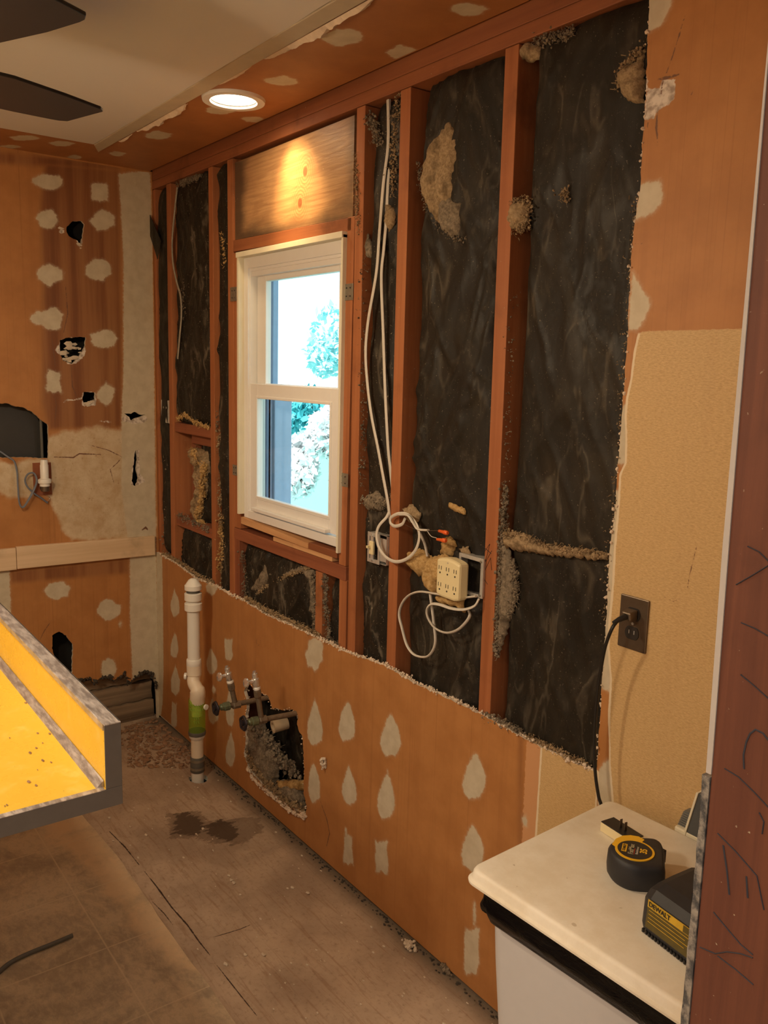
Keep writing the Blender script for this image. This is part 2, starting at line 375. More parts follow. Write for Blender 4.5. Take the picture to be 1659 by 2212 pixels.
def sheet(name, outline, holes, fn, thick, coarse, fine, attrs, mats, parent=None, disp=None, rim=0.0):
    """flat board with a real outline and holes; attrs: name -> list of polygons"""
    P = []; A = np.array(outline)
    lo = A.min(0); hi = A.max(0)
    def grid(st, seed):
        u = np.arange(lo[0]+st/2, hi[0], st); v = np.arange(lo[1]+st/2, hi[1], st); U, V = np.meshgrid(u, v)
        r = np.random.RandomState(seed); q = np.stack([U.ravel(), V.ravel()], 1); return q+r.uniform(-.2, .2, q.shape)*st
    gc = grid(coarse, 1); polys = [p for k in attrs for p in attrs[k]]
    if fine and polys:
        gf = grid(fine, 2); near = np.zeros(len(gf), bool)
        for p in polys:
            pa = np.array(p); m = ((gf > pa.min(0)-.03) & (gf < pa.max(0)+.03)).all(1); idx = np.where(m)[0]
            if len(idx): dd = sdf(gf[idx], p); near[idx] |= np.abs(dd) < .02
        G0 = np.concatenate([gc, gf[near]])
    else: G0 = gc
    k = sdf(G0, outline) > .004
    for h in holes: k &= sdf(G0, h) < -.004
    G0 = G0[k]
    pts = list(map(tuple, outline)); edges = [(i, (i+1) % len(outline)) for i in range(len(outline))]; loops = [len(outline)]
    for h in holes:
        o = len(pts); pts += list(map(tuple, h)); edges += [(o+i, o+(i+1) % len(h)) for i in range(len(h))]
    pts += list(map(tuple, G0))
    for q_ in attrs.get('mark', []) if attrs else []:
        h_n = len(q_)//2
        for i in range(h_n-1):
            l0, l1, r0, r1 = [np.array(q_[j]) for j in (i, i+1, len(q_)-1-i, len(q_)-2-i)]
            ns = max(1, int(np.linalg.norm(l1-l0)/.006))
            for j in range(ns):
                f_ = j/ns; a_ = l0+(l1-l0)*f_; b_ = r0+(r1-r0)*f_; c_ = (a_+b_)/2
                for e_ in (a_, b_, c_, c_+(a_-c_)*3, c_+(b_-c_)*3):
                    if sdf(e_[None], outline)[0] > .003 and all(sdf(e_[None], h)[0] < -.003 for h in holes): pts.append(tuple(e_))
    r = delaunay_2d_cdt([Vector(p) for p in pts], edges, [], 0, 1e-6)
    V = np.array([tuple(v) for v in r[0]]); F = np.array([tuple(f) for f in r[2] if len(f) == 3])
    C = V[F].mean(1); k = sdf(C, outline) > 0
    for h in holes: k &= sdf(C, h) < 0
    F = F[k]
    n = len(V); d = disp(V) if disp is not None else np.zeros(n)
    vs = [fn(V[i][0], V[i][1], -d[i]) for i in range(n)]
    fs = [tuple(f) for f in F]; mi = [0]*len(fs)
    if thick:
        from collections import Counter
        cnt = {}
        for f in F:
            for a, b in ((f[0], f[1]), (f[1], f[2]), (f[2], f[0])):
                if (b, a) in cnt: del cnt[(b, a)]
                else: cnt[(a, b)] = 1
        bd = sorted({i for e in cnt for i in e}); mp = {b: n+i for i, b in enumerate(bd)}
        vs += [fn(V[b][0], V[b][1], thick) for b in bd]
        for a, b in cnt: fs.append((b, a, mp[a], mp[b])); mi.append(1 if len(mats) > 1 else 0)
    me = bpy.data.meshes.new(name); off = np.array(ROOT[parent.name]) if parent is not None else np.zeros(3)
    me.from_pydata((np.array(vs)-off).tolist(), [], [tuple(int(i) for i in f) for f in fs])
    for m in mats: me.materials.append(m)
    me.polygons.foreach_set('material_index', mi)
    if disp is not None: me.polygons.foreach_set('use_smooth', [True]*len(me.polygons))
    if attrs is not None and attrs != {}:
        nv = len(me.vertices)
        for a in ATTRS:
            at = me.attributes.new(a, 'FLOAT', 'POINT'); val = np.full(nv, -.1)
            if a == 'rimon': val[:] = rim
            elif a in attrs:
                val[:n] = np.clip(np.max([sdf(V, p) for p in attrs[a]], 0), -.1, .1)
            at.data.foreach_set('value', val)
    me.update()
    o = bpy.data.objects.new(name, me); COL.objects.link(o); ROOT[o.name] = tuple(off)
    if parent is not None: o.parent = parent
    return o
fnW = lambda u, v, d: (u, d, v)            # stud wall, d>0 away from the room
fnE = lambda u, v, d: (-d, u, v)           # end wall
fnC = lambda u, v, d: (u, v, H+d)          # ceiling
fnF = lambda u, v, d: (u, v, -d)

def blob_poly(cx, cy, w, h, kind, conv, seed):
    R = rng(seed); pts = []
    for i in range(16):
        a = 2*math.pi*i/16; c, s = math.cos(a), math.sin(a)     # s=-1 is the top of the picture
        if kind == 'T':        # pointed top, widest below the middle, ragged foot
            y = s; x = math.copysign(np.interp(s, [-1, -.92, -.6, -.1, .35, .75, .95, 1], [0, .10, .48, .86, 1, .80, .35, 0]), c) if abs(c) > .02 else 0
            x += .18*(s+1)*.5*((seed % 3)-1)
        elif kind == 'D': x = c*abs(c)**.4; y = s*(.85+.15*abs(s))
        elif kind == 'R': x = max(-.8, min(.8, c*1.3)); y = max(-.9, min(.9, s*1.3))
        elif kind == 'H': x = c; y = s-.35*(1-abs(c))*(1 if s < 0 else -.2)*-1
        else: x = c; y = s
        k = R.uniform(.90, 1.08) if kind == 'T' else R.uniform(.80, 1.14)
        pts.append(conv(cx+x*w/2*k, cy+y*h/2*k))
    return pts
PX = lambda pts, conv: [conv(*p) for p in pts]
def stroke(pts, w, conv):         # thin mark polygon around a pixel polyline, w in metres
    q = [np.array(conv(*p)) for p in pts]; L = []; Rr = []
    for i, p in enumerate(q):
        t = q[min(i+1, len(q)-1)]-q[max(i-1, 0)]; t = t/(np.linalg.norm(t)+1e-9); n = np.array([-t[1], t[0]]); ww = w*(.4 if i in (0, len(q)-1) else 1)
        L.append(tuple(p+n*ww)); Rr.append(tuple(p-n*ww))
    return L+Rr[::-1]

# ------------------------------------------------------------------ ROOM: stud wall drywall (L-shaped remnant)
cut = [(344, 1197), (382, 1219), (422, 1250), (459, 1264), (498, 1286), (526, 1298), (571, 1326), (613, 1345), (694, 1382), (740, 1406), (829, 1437), (897, 1477), (987, 1518), (1041, 1545), (1128, 1592), (1175, 1617), (1240, 1648), (1286, 1667)]
redge = [(1288, 1668), (1293, 1600), (1302, 1450), (1312, 1300), (1318, 1180), (1328, 1100), (1335, 1000), (1343, 900), (1350, 800), (1357, 700), (1361, 600), (1368, 500), (1383, 400), (1388, 300), (1395, 200), (1400, 65), (1403, -40)]
top = rough_line([WP(*p) for p in cut], .011, .0022, 3, False)
rl = rough_line([WP(*p) for p in redge], .012, .0016, 4, False)
top = [p for p in top if p[0] > .004]
outline = [(0.0, .012), (0.0, .795)]+top+rl[1:]
outline = outline+[(rl[-1][0], H), (3.21, H), (3.21, .012)]
outline = [outline[0]]+[p for i, p in enumerate(outline[1:], 1) if np.hypot(p[0]-outline[i-1][0], p[1]-outline[i-1][1]) > .002]
c3 = lambda x, y: (x/3.568+330, y/3.568+1180)
c8 = lambda x, y: (x/2.765+640, y/2.765+1480)
c4 = lambda x, y: (x/3.614+1200, y/3.614+1180)
hole = [c3(*p) for p in [(735, 1045), (765, 1085), (830, 1130), (885, 1150), (905, 1200), (920, 1255), (960, 1245), (1000, 1265), (1060, 1255), (1110, 1275), (1120, 1330), (1112, 1370), (1130, 1430), (1155, 1470), (1166, 1700), (1162, 1900), (1185, 2000), (1180, 2070), (1100, 2030), (1000, 1960), (900, 1890), (810, 1800), (755, 1740), (722, 1660), (700, 1590), (715, 1530), (712, 1350), (728, 1200), (702, 1118)]]
hole = rough_line([WP(*p) for p in hole], .008, .0025, 9)
mud = []
for i, (cx, cy, w, h, k) in enumerate([(377, 1303, 20, 58, 'T'), (378, 1394, 17, 54, 'T'), (379, 1469, 20, 64, 'T'), (376, 1544, 14, 54, 'R'), (457, 1272, 24, 28, 'D'), (494, 1402, 20, 48, 'R'), (456, 1428, 24, 54, 'T'),
        (680, 1412, 38, 68, 'O'), (497, 1528, 18, 84, 'T'), (459, 1536, 22, 54, 'T'), (499, 1618, 20, 76, 'T'), (680, 1562, 34, 98, 'T'), (677, 1690, 26, 88, 'T'), (751, 1559, 38, 86, 'T'), (844, 1588, 44, 92, 'T'),
        (753, 1697, 32, 84, 'T'), (837, 1718, 38, 104, 'T'), (752, 1833, 24, 70, 'R'), (824, 1852, 32, 74, 'R'), (1028, 1676, 50, 100, 'T'), (1021, 1830, 48, 104, 'T'), (1018, 2053, 42, 100, 'R'), (1134, 1773, 10, 26, 'D'),
        (747, 1797, 5, 22, 'D'), (1025, 1975, 6, 60, 'D'), (462, 1490, 8, 16, 'D'), (760, 1690, 0.1, 1, 'D')]):
    if w > 1: mud.append(blob_poly(cx, cy, w, h, k, WP, 50+i))
mud += [PX(p, WP) for p in ([(330, 1180), (350, 1204), (352, 1330), (353, 1450), (351, 1520), (345, 1560), (330, 1560)], [(1400, -40), (1459, -40), (1448, 15), (1430, 52), (1399, 70)], [(1383, 398), (1426, 391), (1431, 432), (1412, 458), (1385, 470), (1372, 474)],
        [(1368, 588), (1386, 625), (1405, 655), (1392, 690), (1376, 712), (1356, 712)], [(1300, 1655), (1315, 1640), (1326, 1660), (1327, 1745), (1293, 1745), (1285, 1690)],
        [(1343, 880), (1358, 872), (1356, 900), (1358, 960), (1356, 1004), (1332, 1000)], [(1330, 1060), (1339, 1060), (1331, 1180), (1326, 1255), (1318, 1340), (1320, 1440), (1317, 1495), (1290, 1480), (1308, 1300), (1316, 1180)])]
wallp = [PX([(1384, 716), (1700, 707), (1720, 1900), (1335, 1900), (1327, 1745), (1325, 1720), (1319, 1650), (1318, 1560), (1322, 1470), (1317, 1400), (1318, 1360), (1327, 1260), (1331, 1180), (1338, 1100), (1342, 1026), (1354, 999), (1355, 955), (1354, 898), (1357, 862), (1366, 820), (1375, 753)], WP),
         PX([(1172, 1610), (1290, 1668), (1288, 1700), (1284, 1760), (1280, 1900), (1150, 1900), (1160, 1800), (1166, 1700)], WP)]
dark = [PX([(1120, 1590), (1131, 1596), (1128, 1900), (1118, 1900)], WP)]
raw = [PX([(1137, 1600), (1176, 1616), (1162, 1860), (1126, 1860)], WP)]
brk = [PX([(1397, 195), (1425, 190), (1430, 172), (1460, 172), (1455, 215), (1440, 228), (1425, 236), (1412, 255), (1390, 258)], WP), PX([(1395, 165), (1399, 158), (1399, 190), (1386, 194)], WP)]
mark = [stroke(p, w, WP) for p, w in [([(1482, 25), (1466, 80), (1450, 130), (1437, 165)], .0012), ([(1421, 172), (1440, 168), (1468, 161)], .003), ([(1432, 172), (1428, 205)], .004), ([(1400, 265), (1397, 282)], .003),
        ([(1420, 235), (1418, 275), (1421, 315)], .0022), ([(1493, 205), (1500, 192)], .002), ([(1372, 527), (1392, 526)], .003), ([(1616, 174), (1619, 176)], .003), ([(1505, 1180), (1500, 1200), (1490, 1240), (1484, 1275)], .0008),
        ([(1436, 1290), (1455, 1299), (1475, 1290)], .0008), ([(560, 1373), (553, 1385), (556, 1395), (562, 1392), (563, 1380), (558, 1372)], .0008), ([(692, 1730), (706, 1770), (712, 1800), (705, 1830)], .0022)]]
wall_r = struct(sheet('wall_right', outline, [hole], fnW, .0127, .04, .006,
    dict(mud=mud, paper=wallp, dark=dark, raw=raw, mark=mark, **{'break': brk}), [M['drywall'], M['gypsum']], rim=1.0))

def debris(name, line, n, r0, r1, spread, mat, parent, seed, y=None, off=(0, 0, 0), tagd=None, flat=(1, 1, 1)):
    R = rng(seed); m = MB(); q = [np.array(p, float) for p in line]
    seg = [np.linalg.norm(q[i+1]-q[i]) for i in range(len(q)-1)]; T = sum(seg)
    for _ in range(n):
        t = R.uniform(0, T); i = 0
        while i < len(seg)-1 and t > seg[i]: t -= seg[i]; i += 1
        c = q[i]+(q[i+1]-q[i])*min(1, t/seg[i])+np.array([R.gauss(0, s) for s in spread])+np.array(off)
        r = R.uniform(r0, r1)*R.choice((.6, .8, 1, 1.3)); m.chunk(c, r, R, 0, flat)
    return m.build(name, mat, parent, smooth=False, tagd=tagd)
# crumbled gypsum along the cut
cl = [(WP(*p)[0], .007, WP(*p)[1]) for p in cut]
o = debris('torn_gypsum_rim', cl, 1500, .0012, .0042, (.002, .005, .0020), M['torn'], wall_r, 11, off=(0, 0, .001)); o['kind'] = 'stuff'
o = debris('torn_edge_rim', [(WP(*p)[0], .007, WP(*p)[1]) for p in redge], 380, .0015, .004, (.002, .005, .004), M['torn'], wall_r, 12); o['kind'] = 'stuff'
hl = [(p[0], .006, p[1]) for p in hole[::6]]; hl.append(hl[0])
o = debris('torn_hole_rim', hl, 420, .0012, .0032, (.002, .005, .003), M['torn'], wall_r, 13); o['kind'] = 'stuff'
fl = [WP(*c3(*p)) for p in [(735, 1700), (780, 1790), (860, 1870), (960, 1950), (1080, 2040), (1180, 2085)]]
o = debris('torn_paper_flap', [(a, -.004, b) for a, b in fl], 360, .002, .006, (.004, .003, .004), M['torn'], wall_r, 14, flat=(1.7, .5, .8)); o['kind'] = 'stuff'

# ------------------------------------------------------------------ end wall drywall
k4 = lambda x, y: (x/4.097, y/4.097+560)
k1 = lambda x, y: (x/3.6875, y/3.6875+1080)
k0 = lambda x, y: (x/2.9625, y/2.9625)
big = [(-70, 990), (-85, 930), (-60, 885), (-20, 868), (5, 872), (15, 871), (30, 877), (49, 880), (66, 888), (80, 899), (92, 910), (103, 917), (105, 940), (104, 990), (40, 988)]
eh = [big, [k0(*p) for p in [(425, 1450), (470, 1412), (525, 1415), (540, 1435), (535, 1480), (520, 1560), (508, 1582), (498, 1540), (470, 1530), (440, 1510), (428, 1485)]],
      [k4(*p) for p in [(528, 715), (600, 695), (690, 690), (762, 690), (755, 760), (735, 800), (700, 870), (640, 930), (560, 900), (535, 850)]],
      [k4(*p) for p in [(740, 1175), (838, 1180), (842, 1240), (790, 1262), (745, 1290), (728, 1240)]],
      [k4(*p) for p in [(1100, 1365), (1160, 1370), (1190, 1350), (1240, 1375), (1290, 1375), (1210, 1405), (1160, 1430), (1145, 1395)]],
      [k4(*p) for p in [(1200, 1690), (1216, 1760), (1205, 1850), (1225, 1940), (1205, 2010), (1180, 2000), (1165, 1960), (1178, 1850), (1186, 1760)]],
      [k1(*p) for p in [(415, 1080), (470, 1050), (530, 1080), (545, 1110), (580, 1150), (575, 1380), (540, 1380), (470, 1290), (430, 1240), (415, 1180)]]]
eh = [rough_line([EP(*p) for p in h], .008, .002, 30+i) for i, h in enumerate(eh)]
brk_line = [(-40, 1440), (60, 1480), (120, 1465), (173, 1468), (195, 1465), (202, 1474), (206, 1472), (220, 1463), (233, 1461), (243, 1470), (254, 1464), (271, 1454), (276, 1468), (279, 1479), (290, 1465), (298, 1460), (312, 1450), (328, 1457), (335, 1475), (338, 1490)]
bl = rough_line([EP(*p) for p in brk_line], .01, .003, 41, False)
bl = [p for p in bl if p[0] < -.012]
b0 = min(p[0] for p in bl); YB = -3.4
eo = [(.0125, H), (YB, H), (YB, 0.0), (b0-.02, 0.0)]+bl+[(-.012, .12), (-.01, 0.0), (.0125, 0.0)]
emud = []
for i, (cx, cy, w, h, k) in enumerate([(105, 393, 66, 34, 'D'), (216, 414, 44, 44, 'R'), (103, 472, 48, 40, 'O'), (221, 477, 52, 46, 'O'), (107, 594, 54, 46, 'O'), (214, 583, 58, 50, 'D'), (90, 688, 46, 34, 'O'), (112, 690, 48, 50, 'O'),
        (225, 731, 62, 42, 'D'), (116, 824, 38, 52, 'R'), (229, 851, 38, 50, 'D'), (125, 1275, 58, 36, 'O'), (236, 1317, 52, 44, 'D'), (233, 1446, 34, 50, 'O'), (260, 1348, 5, 16, 'D')]):
    emud.append(blob_poly(cx, cy, w, h, k, EP, 80+i))
emud.append(PX([(256, 376), (318, 368), (324, 376), (330, 520), (333, 800), (336, 1160), (345, 1560), (345, 1600), (284, 1600), (286, 1450), (281, 1330), (281, 1200), (263, 1060), (263, 900), (267, 800), (267, 560), (261, 440)], EP))
emud.append(PX([(-60, 1230), (20, 1232), (24, 1345), (-60, 1345)], EP))
ewash = [PX([(103, 945), (190, 925), (330, 920), (336, 1158), (200, 1168), (160, 1165), (130, 1120), (90, 1060), (60, 1075), (-60, 1062), (-60, 995), (103, 998)], EP)]
edark = [PX([(95, 350), (262, 365), (266, 925), (105, 930), (88, 870), (90, 600), (85, 450)], EP), PX([(20, 1232), (280, 1205), (281, 1240), (22, 1262)], EP), PX([(-300, 300), (262, 350), (262, 372), (-300, 335)], EP)]  # drip stains, then painted shade under the furring board and along the ceiling
ebrk = [blob_poly(154, 756, 62, 58, 'D', EP, 5), blob_poly(192, 862, 36, 34, 'R', EP, 6), PX([k4(*p) for p in [(548, 1272), (600, 1238), (660, 1240), (700, 1225), (720, 1235), (650, 1252), (600, 1255)]], EP),
        PX([k4(*p) for p in [(875, 1425), (930, 1430), (985, 1435), (990, 1450), (930, 1440), (880, 1437)]], EP), blob_poly(133, 500, 14, 10, 'D', EP, 7), blob_poly(172, 520, 14, 26, 'D', EP, 8), blob_poly(291, 905, 54, 26, 'D', EP, 12),
        PX([k4(*p) for p in [(1190, 1690), (1230, 1690), (1240, 1900), (1290, 1960), (1225, 2000), (1160, 2000), (1170, 1850)]], EP), PX([k4(*p) for p in [(560, 112), (620, 118), (620, 126), (565, 124)]], EP)]
ek = lambda L: [k4(*p) for p in L]
emark = [stroke(p, w, EP) for p, w in [(ek([(470, 1750), (650, 1755), (700, 1722), (900, 1728)]), .003), (ek([(780, 1640), (960, 1690), (1080, 1750), (1040, 1800), (975, 1860), (1010, 1990)]), .0016), (ek([(1045, 1600), (1070, 1628)]), .002),
        (ek([(905, 1620), (915, 1600)]), .003), ([k1(*p) for p in [(410, 960), (355, 1040), (315, 1120)]], .002), ([k1(*p) for p in [(1130, 240), (1160, 220), (1180, 240)]], .006), (ek([(460, 700), (480, 860), (490, 960)]), .002), (ek([(580, 240), (600, 480), (560, 660)]), .002),
        (ek([(630, 940), (640, 1120), (690, 1250)]), .002), (ek([(485, 1210), (500, 1300), (485, 1460)]), .002)]]
wall_l = struct(sheet('wall_left', eo, eh, fnE, .0127, .06, .007, dict(mud=emud, wash=ewash, dark=edark, mark=emark, **{'break': ebrk}), [M['drywall'], M['gypsum']]))
el = [(.004, p[0], p[1]) for p in bl]
o = debris('torn_bottom_rim', el, 260, .003, .008, (.004, .004, .004), M['soil'], wall_l, 15); o['kind'] = 'stuff'
# loose plaster in the small holes
R = rng(5); m = MB()
for (cx, cy, n, w, h) in [(156, 762, 20, 22, 20), (193, 872, 7, 10, 4), (133, 492, 4, 6, 5), (172, 530, 5, 3, 9)]:
    for _ in range(n):
        a, b = EP(cx+R.uniform(-w, w), cy+R.uniform(-h, h)); m.chunk((R.uniform(-.012, .002), a, b), R.uniform(.007, .017), R, 0, (.35, 1.2, .6))
o = m.build('broken_plaster', M['chip'], wall_l); o['kind'] = 'stuff'

# cavity behind the end wall and rotten bottom boards
cav = MB(); cav.box(-.12, -.105, YB, 0, 0, H); struct(cav.build('wall_left_cavity', M['dark']))
for i, (z0, z1, x, y0) in enumerate([(.0, .085, -.03, -.9), (.088, .17, -.045, -.7), (.175, .225, -.06, -.35)]):
    m = MB(); poly = rough_line([(y0, z0), (-.015, z0), (-.015, z1), (y0, z1)], .03, .004, 60+i)
    m.prism(poly, lambda u, v, d: (x-d, u, v), 0, .03)
    m.build('rotten_board', M['rot'], tagd=(('lowest', 'middle', 'topmost')[i]+' rotten board exposed behind the broken bottom of the end wall', 'board', 'rotten boards at the foot of the end wall'))
m = MB()
y0, z0 = EP(60, 930, -.06)
pts = [EP(*p, -.06) for p in [(-90, 1010), (-90, 850), (20, 860), (70, 885), (90, 920), (92, 1010)]]
sheet_duct = m.prism(pts, lambda u, v, d: (-.06-d, u, v), 0, .004)
m.build('duct_liner', M['duct'], tagd=('black duct lining seen inside the big round hole in the end wall', 'duct'))
a = EP(88, 905, -.03); b = EP(92, 1000, -.03)
MB().tube([(-.03, a[0], a[1]), (-.03, b[0], b[1]-.03)], .006).build('conduit', M['rubber'], smooth=True, tagd=('thin grey conduit inside the right edge of the big round hole', 'pipe'))

# ------------------------------------------------------------------ ceiling
cmud = [blob_poly(cx, cy, w, h, k, lambda x, y: ZP(x, y, H), 100+i) for i, (cx, cy, w, h, k) in enumerate([(341, 292, 62, 18, 'D'), (253, 332, 36, 11, 'D'), (476, 238, 66, 18, 'O'), (547, 258, 50, 14, 'D'), (51, 298, 64, 12, 'D'),
        (132, 310, 56, 12, 'D'), (20, 317, 50, 8, 'D'), (162, 339, 30, 9, 'D'), (607, 175, 78, 22, 'D'), (740, 81, 94, 38, 'D'), (868, 114, 72, 32, 'D'), (1010, 20, 80, 30, 'D')])]
CL = (H, )
co = [(0, 0), (6.2, 0), (6.2, YB), (0, YB)]
lh = [(1.143+.078*math.cos(a*math.pi/16), -.178+.078*math.sin(a*math.pi/16)) for a in range(32)]
cdark = [[(-.01, -.292), (.30, -.300), (.30, -.268), (-.01, -.270)]]
ceil = struct(sheet('ceiling', co, [lh], fnC, .012, .10, .010, dict(mud=cmud), [M['drywall_ceiling'], M['gypsum']]))
white = G('white_ceiling_paint'); n = white.noise(white.pos(), 1.2, 3); nf = white.noise(white.pos(), 120, 2)
white.bump(nf, .08, .001); M['ceil_white'] = white.fin(white.mix(n, (.66, .60, .54), (.72, .67, .60)), .7)
wl = [(.302, -.331), (1.0, -.329), (1.5, -.331), (1.581, -.326), (1.902, -.335), (3.2, -.335), (3.2, YB), (.302, YB)]
sheet('white_panel', rough_line(wl, .05, .0008, 5), [], lambda u, v, d: (u, v, H-.003+d), .003, .3, 0, {}, [M['ceil_white']], ceil)
m = MB(); m.prism([(.205, -.282), (.30, -.328), (3.2, -.334), (3.2, -.272), (1.9, -.280), (1.2, -.277)], lambda u, v, d: (u, v, H+d), -.006, 0)
m.build('joint_strip', M['strip'], ceil, bevel=.0015)
# torn paper hanging along the strip
m = MB()
for (a, b, amp_, hang, sd) in [(.42, .56, .012, .010, 1), (.60, 1.02, .030, .022, 2), (1.25, 1.45, .010, .006, 3), (1.52, 2.02, .030, .020, 4), (2.05, 2.5, .035, .022, 5)]:
    xs = np.arange(a, b, .006); e_ = np.sin(np.pi*(xs-a)/(b-a))**.5
    w_ = e_*(.004+amp_*np.clip(fbm(xs*22+sd*9, xs*0+sd, 3)*1.9-.55, 0, 1)); hz_ = e_*hang*fbm(xs*30+sd*5, xs*0+9, 3)
    rows_ = [[(x, -.2785, H-.0062) for x in xs], [(x, -.2785+w*.55, H-.0062-h*.9) for x, w, h in zip(xs, w_, hz_)], [(x+.004, -.2785+w, H-.004-h*.45) for x, w, h in zip(xs, w_, hz_)]]
    n_ = len(xs); m.add(sum(rows_, []), [(r_*n_+i, r_*n_+i+1, (r_+1)*n_+i+1, (r_+1)*n_+i) for r_ in range(2) for i in range(n_-1)])
o = m.build('torn_tape', M['torn'], ceil); o['kind'] = 'stuff'

# recessed lamp
t = thing('recessed_lamp', 'round recessed ceiling lamp, lit, in the orange strip above the window', 'ceiling lamp', (1.143, -.178, H-.006))
m = MB(); m.lathe([(.070, .002), (.072, -.004), (.094, -.004), (.096, .0055), (.070, .0055)], (1.143, -.178, H-.006), seg=40); m.f = m.f[:-2]; m.mi = m.mi[:-2]
m.build('trim_ring', M['white_vinyl'], t, smooth=True)
m = MB(); m.lathe([(.076, .0), (.062, .05), (.05, .10)], (1.143, -.178, H-.001), seg=36); m.f.pop(-2); m.mi.pop(-2)
m.build('housing', M['white_vinyl'], t, smooth=True)
em = G('lamp_glow'); em.b.inputs['Emission Color'].default_value = (1, .80, .55, 1); em.b.inputs['Emission Strength'].default_value = 14; em.fin((.9, .85, .8), .5)
m = MB(); m.lathe([(.001, .0), (.035, .004), (.060, .016), (.066, .03)], (1.143, -.178, H-.008), seg=32)
m.build('bulb', em.m, t, smooth=True)

# ------------------------------------------------------------------ floor
g = G('subfloor_plywood'); p = g.pos()
gr = g.noise(g.pos((2, 22, 1)), 2.4, 6, .65, 1.5); bl_ = g.noise(p, 3.2, 5, .62); fi = g.noise(p, 70, 5, .7)
col = g.mix(g.mapr(bl_, .3, .7), (.34, .245, .175), (.52, .39, .28)); col = g.mix(g.math('MULTIPLY', g.mapr(gr, .52, .66), .4), col, (.24, .12, .06))
col = g.mix(g.math('MULTIPLY', g.mapr(fi, .5, .75), .5), col, (.17, .105, .065))
fj = g.math('MULTIPLY', g.math('SUBTRACT', g.noise(g.pos((2.2, 1, 1), (0, 0, .9)), 16, 6, .75), .5), .12)
def fm(a, j=fj, w=.004): return g.mapr(g.math('ADD', g.attr(a), j), -w, w)
col = g.mix(g.math('MULTIPLY', fm('dark'), .85), col, (.050, .034, .022))
col = g.mix(g.math('MULTIPLY', fm('wash'), .5), col, (.10, .06, .038))
col = g.mix(fm('mark', g.math('MULTIPLY', fj, .05), .001), col, (.04, .02, .012))
col = g.mix(g.math('MULTIPLY', g.mapr(g.attr('raw'), -.06, .02), .75), col, (.10, .075, .05))
g.bump(fi, .25, .002); M['ply'] = g.fin(col, .72, 0, .3)
FP = lambda x, y: ZP(x, y, 0)
c7 = lambda x, y: (x/2.37, y/2.37+1720)
fdark = [PX([c7(*p) for p in [(900, 95), (960, 85), (1010, 110), (1040, 140), (1030, 190), (960, 200), (900, 190), (870, 200), (900, 150)]], FP), PX([c7(*p) for p in [(1060, 150), (1130, 120), (1190, 140), (1215, 190), (1180, 235), (1100, 210), (1050, 190)]], FP)]
fwash = [PX([c7(*p) for p in [(860, 90), (1020, 80), (1060, 130), (1200, 110), (1330, 110), (1350, 170), (1230, 250), (1120, 240), (1000, 215), (870, 215)]], FP)]
fmark = [stroke([c7(*q) for q in p], w, FP) for p, w in [([(560, 180), (640, 260), (715, 355)], .0025), ([(740, 385), (800, 460), (880, 570), (960, 660), (1020, 745), (1080, 820)], .0022), ([(1110, 865), (1200, 980), (1320, 1130)], .0018), ([(780, 540), (840, 600), (890, 665)], .0015),
        ([(1090, 722), (1160, 702), (1230, 680), (1290, 655)], .0018), ([(1400, 785), (1445, 772)], .001)]]
fraw = [[(0, .02), (3.2, .02), (3.2, -.018), (1.4, -.02), (.9, -.03), (.3, -.03), (0, -.06)]]
hx, hy = .641, -.099
fho = [(hx+.045+.042*math.cos(a*math.pi/10)*1.1-.03, hy+.036*math.sin(a*math.pi/10)) for a in range(20)]
floor = struct(sheet('floor', [(-.1, .1), (6.2, .1), (6.2, YB), (-.1, YB)], [fho], fnF, .02, .12, .010, dict(dark=fdark, wash=fwash, mark=fmark, raw=fraw), [M['ply'], M['gypsum']]))
MB().box(-.1, 6.2, YB, .1, -.10, -.06).build('floor_joist_bed', M['dark'], floor)
g = G('stone_vinyl'); p = g.pos()
a_ = g.noise(p, 5, 7, .68, .6); b_ = g.noise(g.pos((1, 1.7, 1)), 26, 7, .75, .4)
col = g.ramp(g.math('ADD', g.math('MULTIPLY', a_, .6), g.math('MULTIPLY', b_, .4)), [(.32, (.27, .21, .155)), (.46, (.41, .325, .225)), (.57, (.60, .475, .32)), (.68, (.43, .345, .25))])
dj = g.math('MULTIPLY', g.math('SUBTRACT', g.noise(p, 8, 5, .7), .5), .14)
col = g.mix(g.math('MULTIPLY', g.mapr(g.math('ADD', g.attr('wash'), dj), -.03, .03), .75), col, (.74, .54, .33))
sx = g.new('ShaderNodeSeparateXYZ'); g.lk(p, sx.inputs[0])
def lines(o, off):
    q = g.math('FRACT', g.math('DIVIDE', g.math('ADD', o, off), .3025)); return g.math('MULTIPLY', g.math('ABSOLUTE', g.math('SUBTRACT', q, .5)), .3025)
gl_ = g.math('MINIMUM', lines(sx.outputs[0], -.245+.15125+3.025), lines(sx.outputs[1], .736+.15125+3.025))
col = g.mix(g.math('MULTIPLY', g.mapr(gl_, .0012, .0032, 1, 0), .6), col, (.66, .54, .37))
g.bump(b_, .15, .002); M['vinyl'] = g.fin(col, g.mapr(b_, .3, .7, .38, .55), 0, .4)
vl = rough_line([(-.0, -.574), (.7, -.570), (1.02, -.556), (1.45, -.564), (1.9, -.566), (3.3, -.566)], .05, .002, 66, False)
gro = []
for yy in (-.736, -1.041, -1.346, -1.651): gro.append([(0, yy-.002), (3.3, yy-.002), (3.3, yy+.002), (0, yy+.002)])
for i in range(11):
    xx = .25+.3015*i; gro.append([(xx-.002, -.572), (xx+.002, -.572), (xx+.002, -2.6), (xx-.002, -2.6)])
vlit = [[(.3, -.56), (1.7, -.56), (1.65, -.60), (1.4, -.64), (1.1, -.66), (.8, -.70), (.3, -.70)]]  # lit strip beside the counter's shadow, painted as a paler tile tone
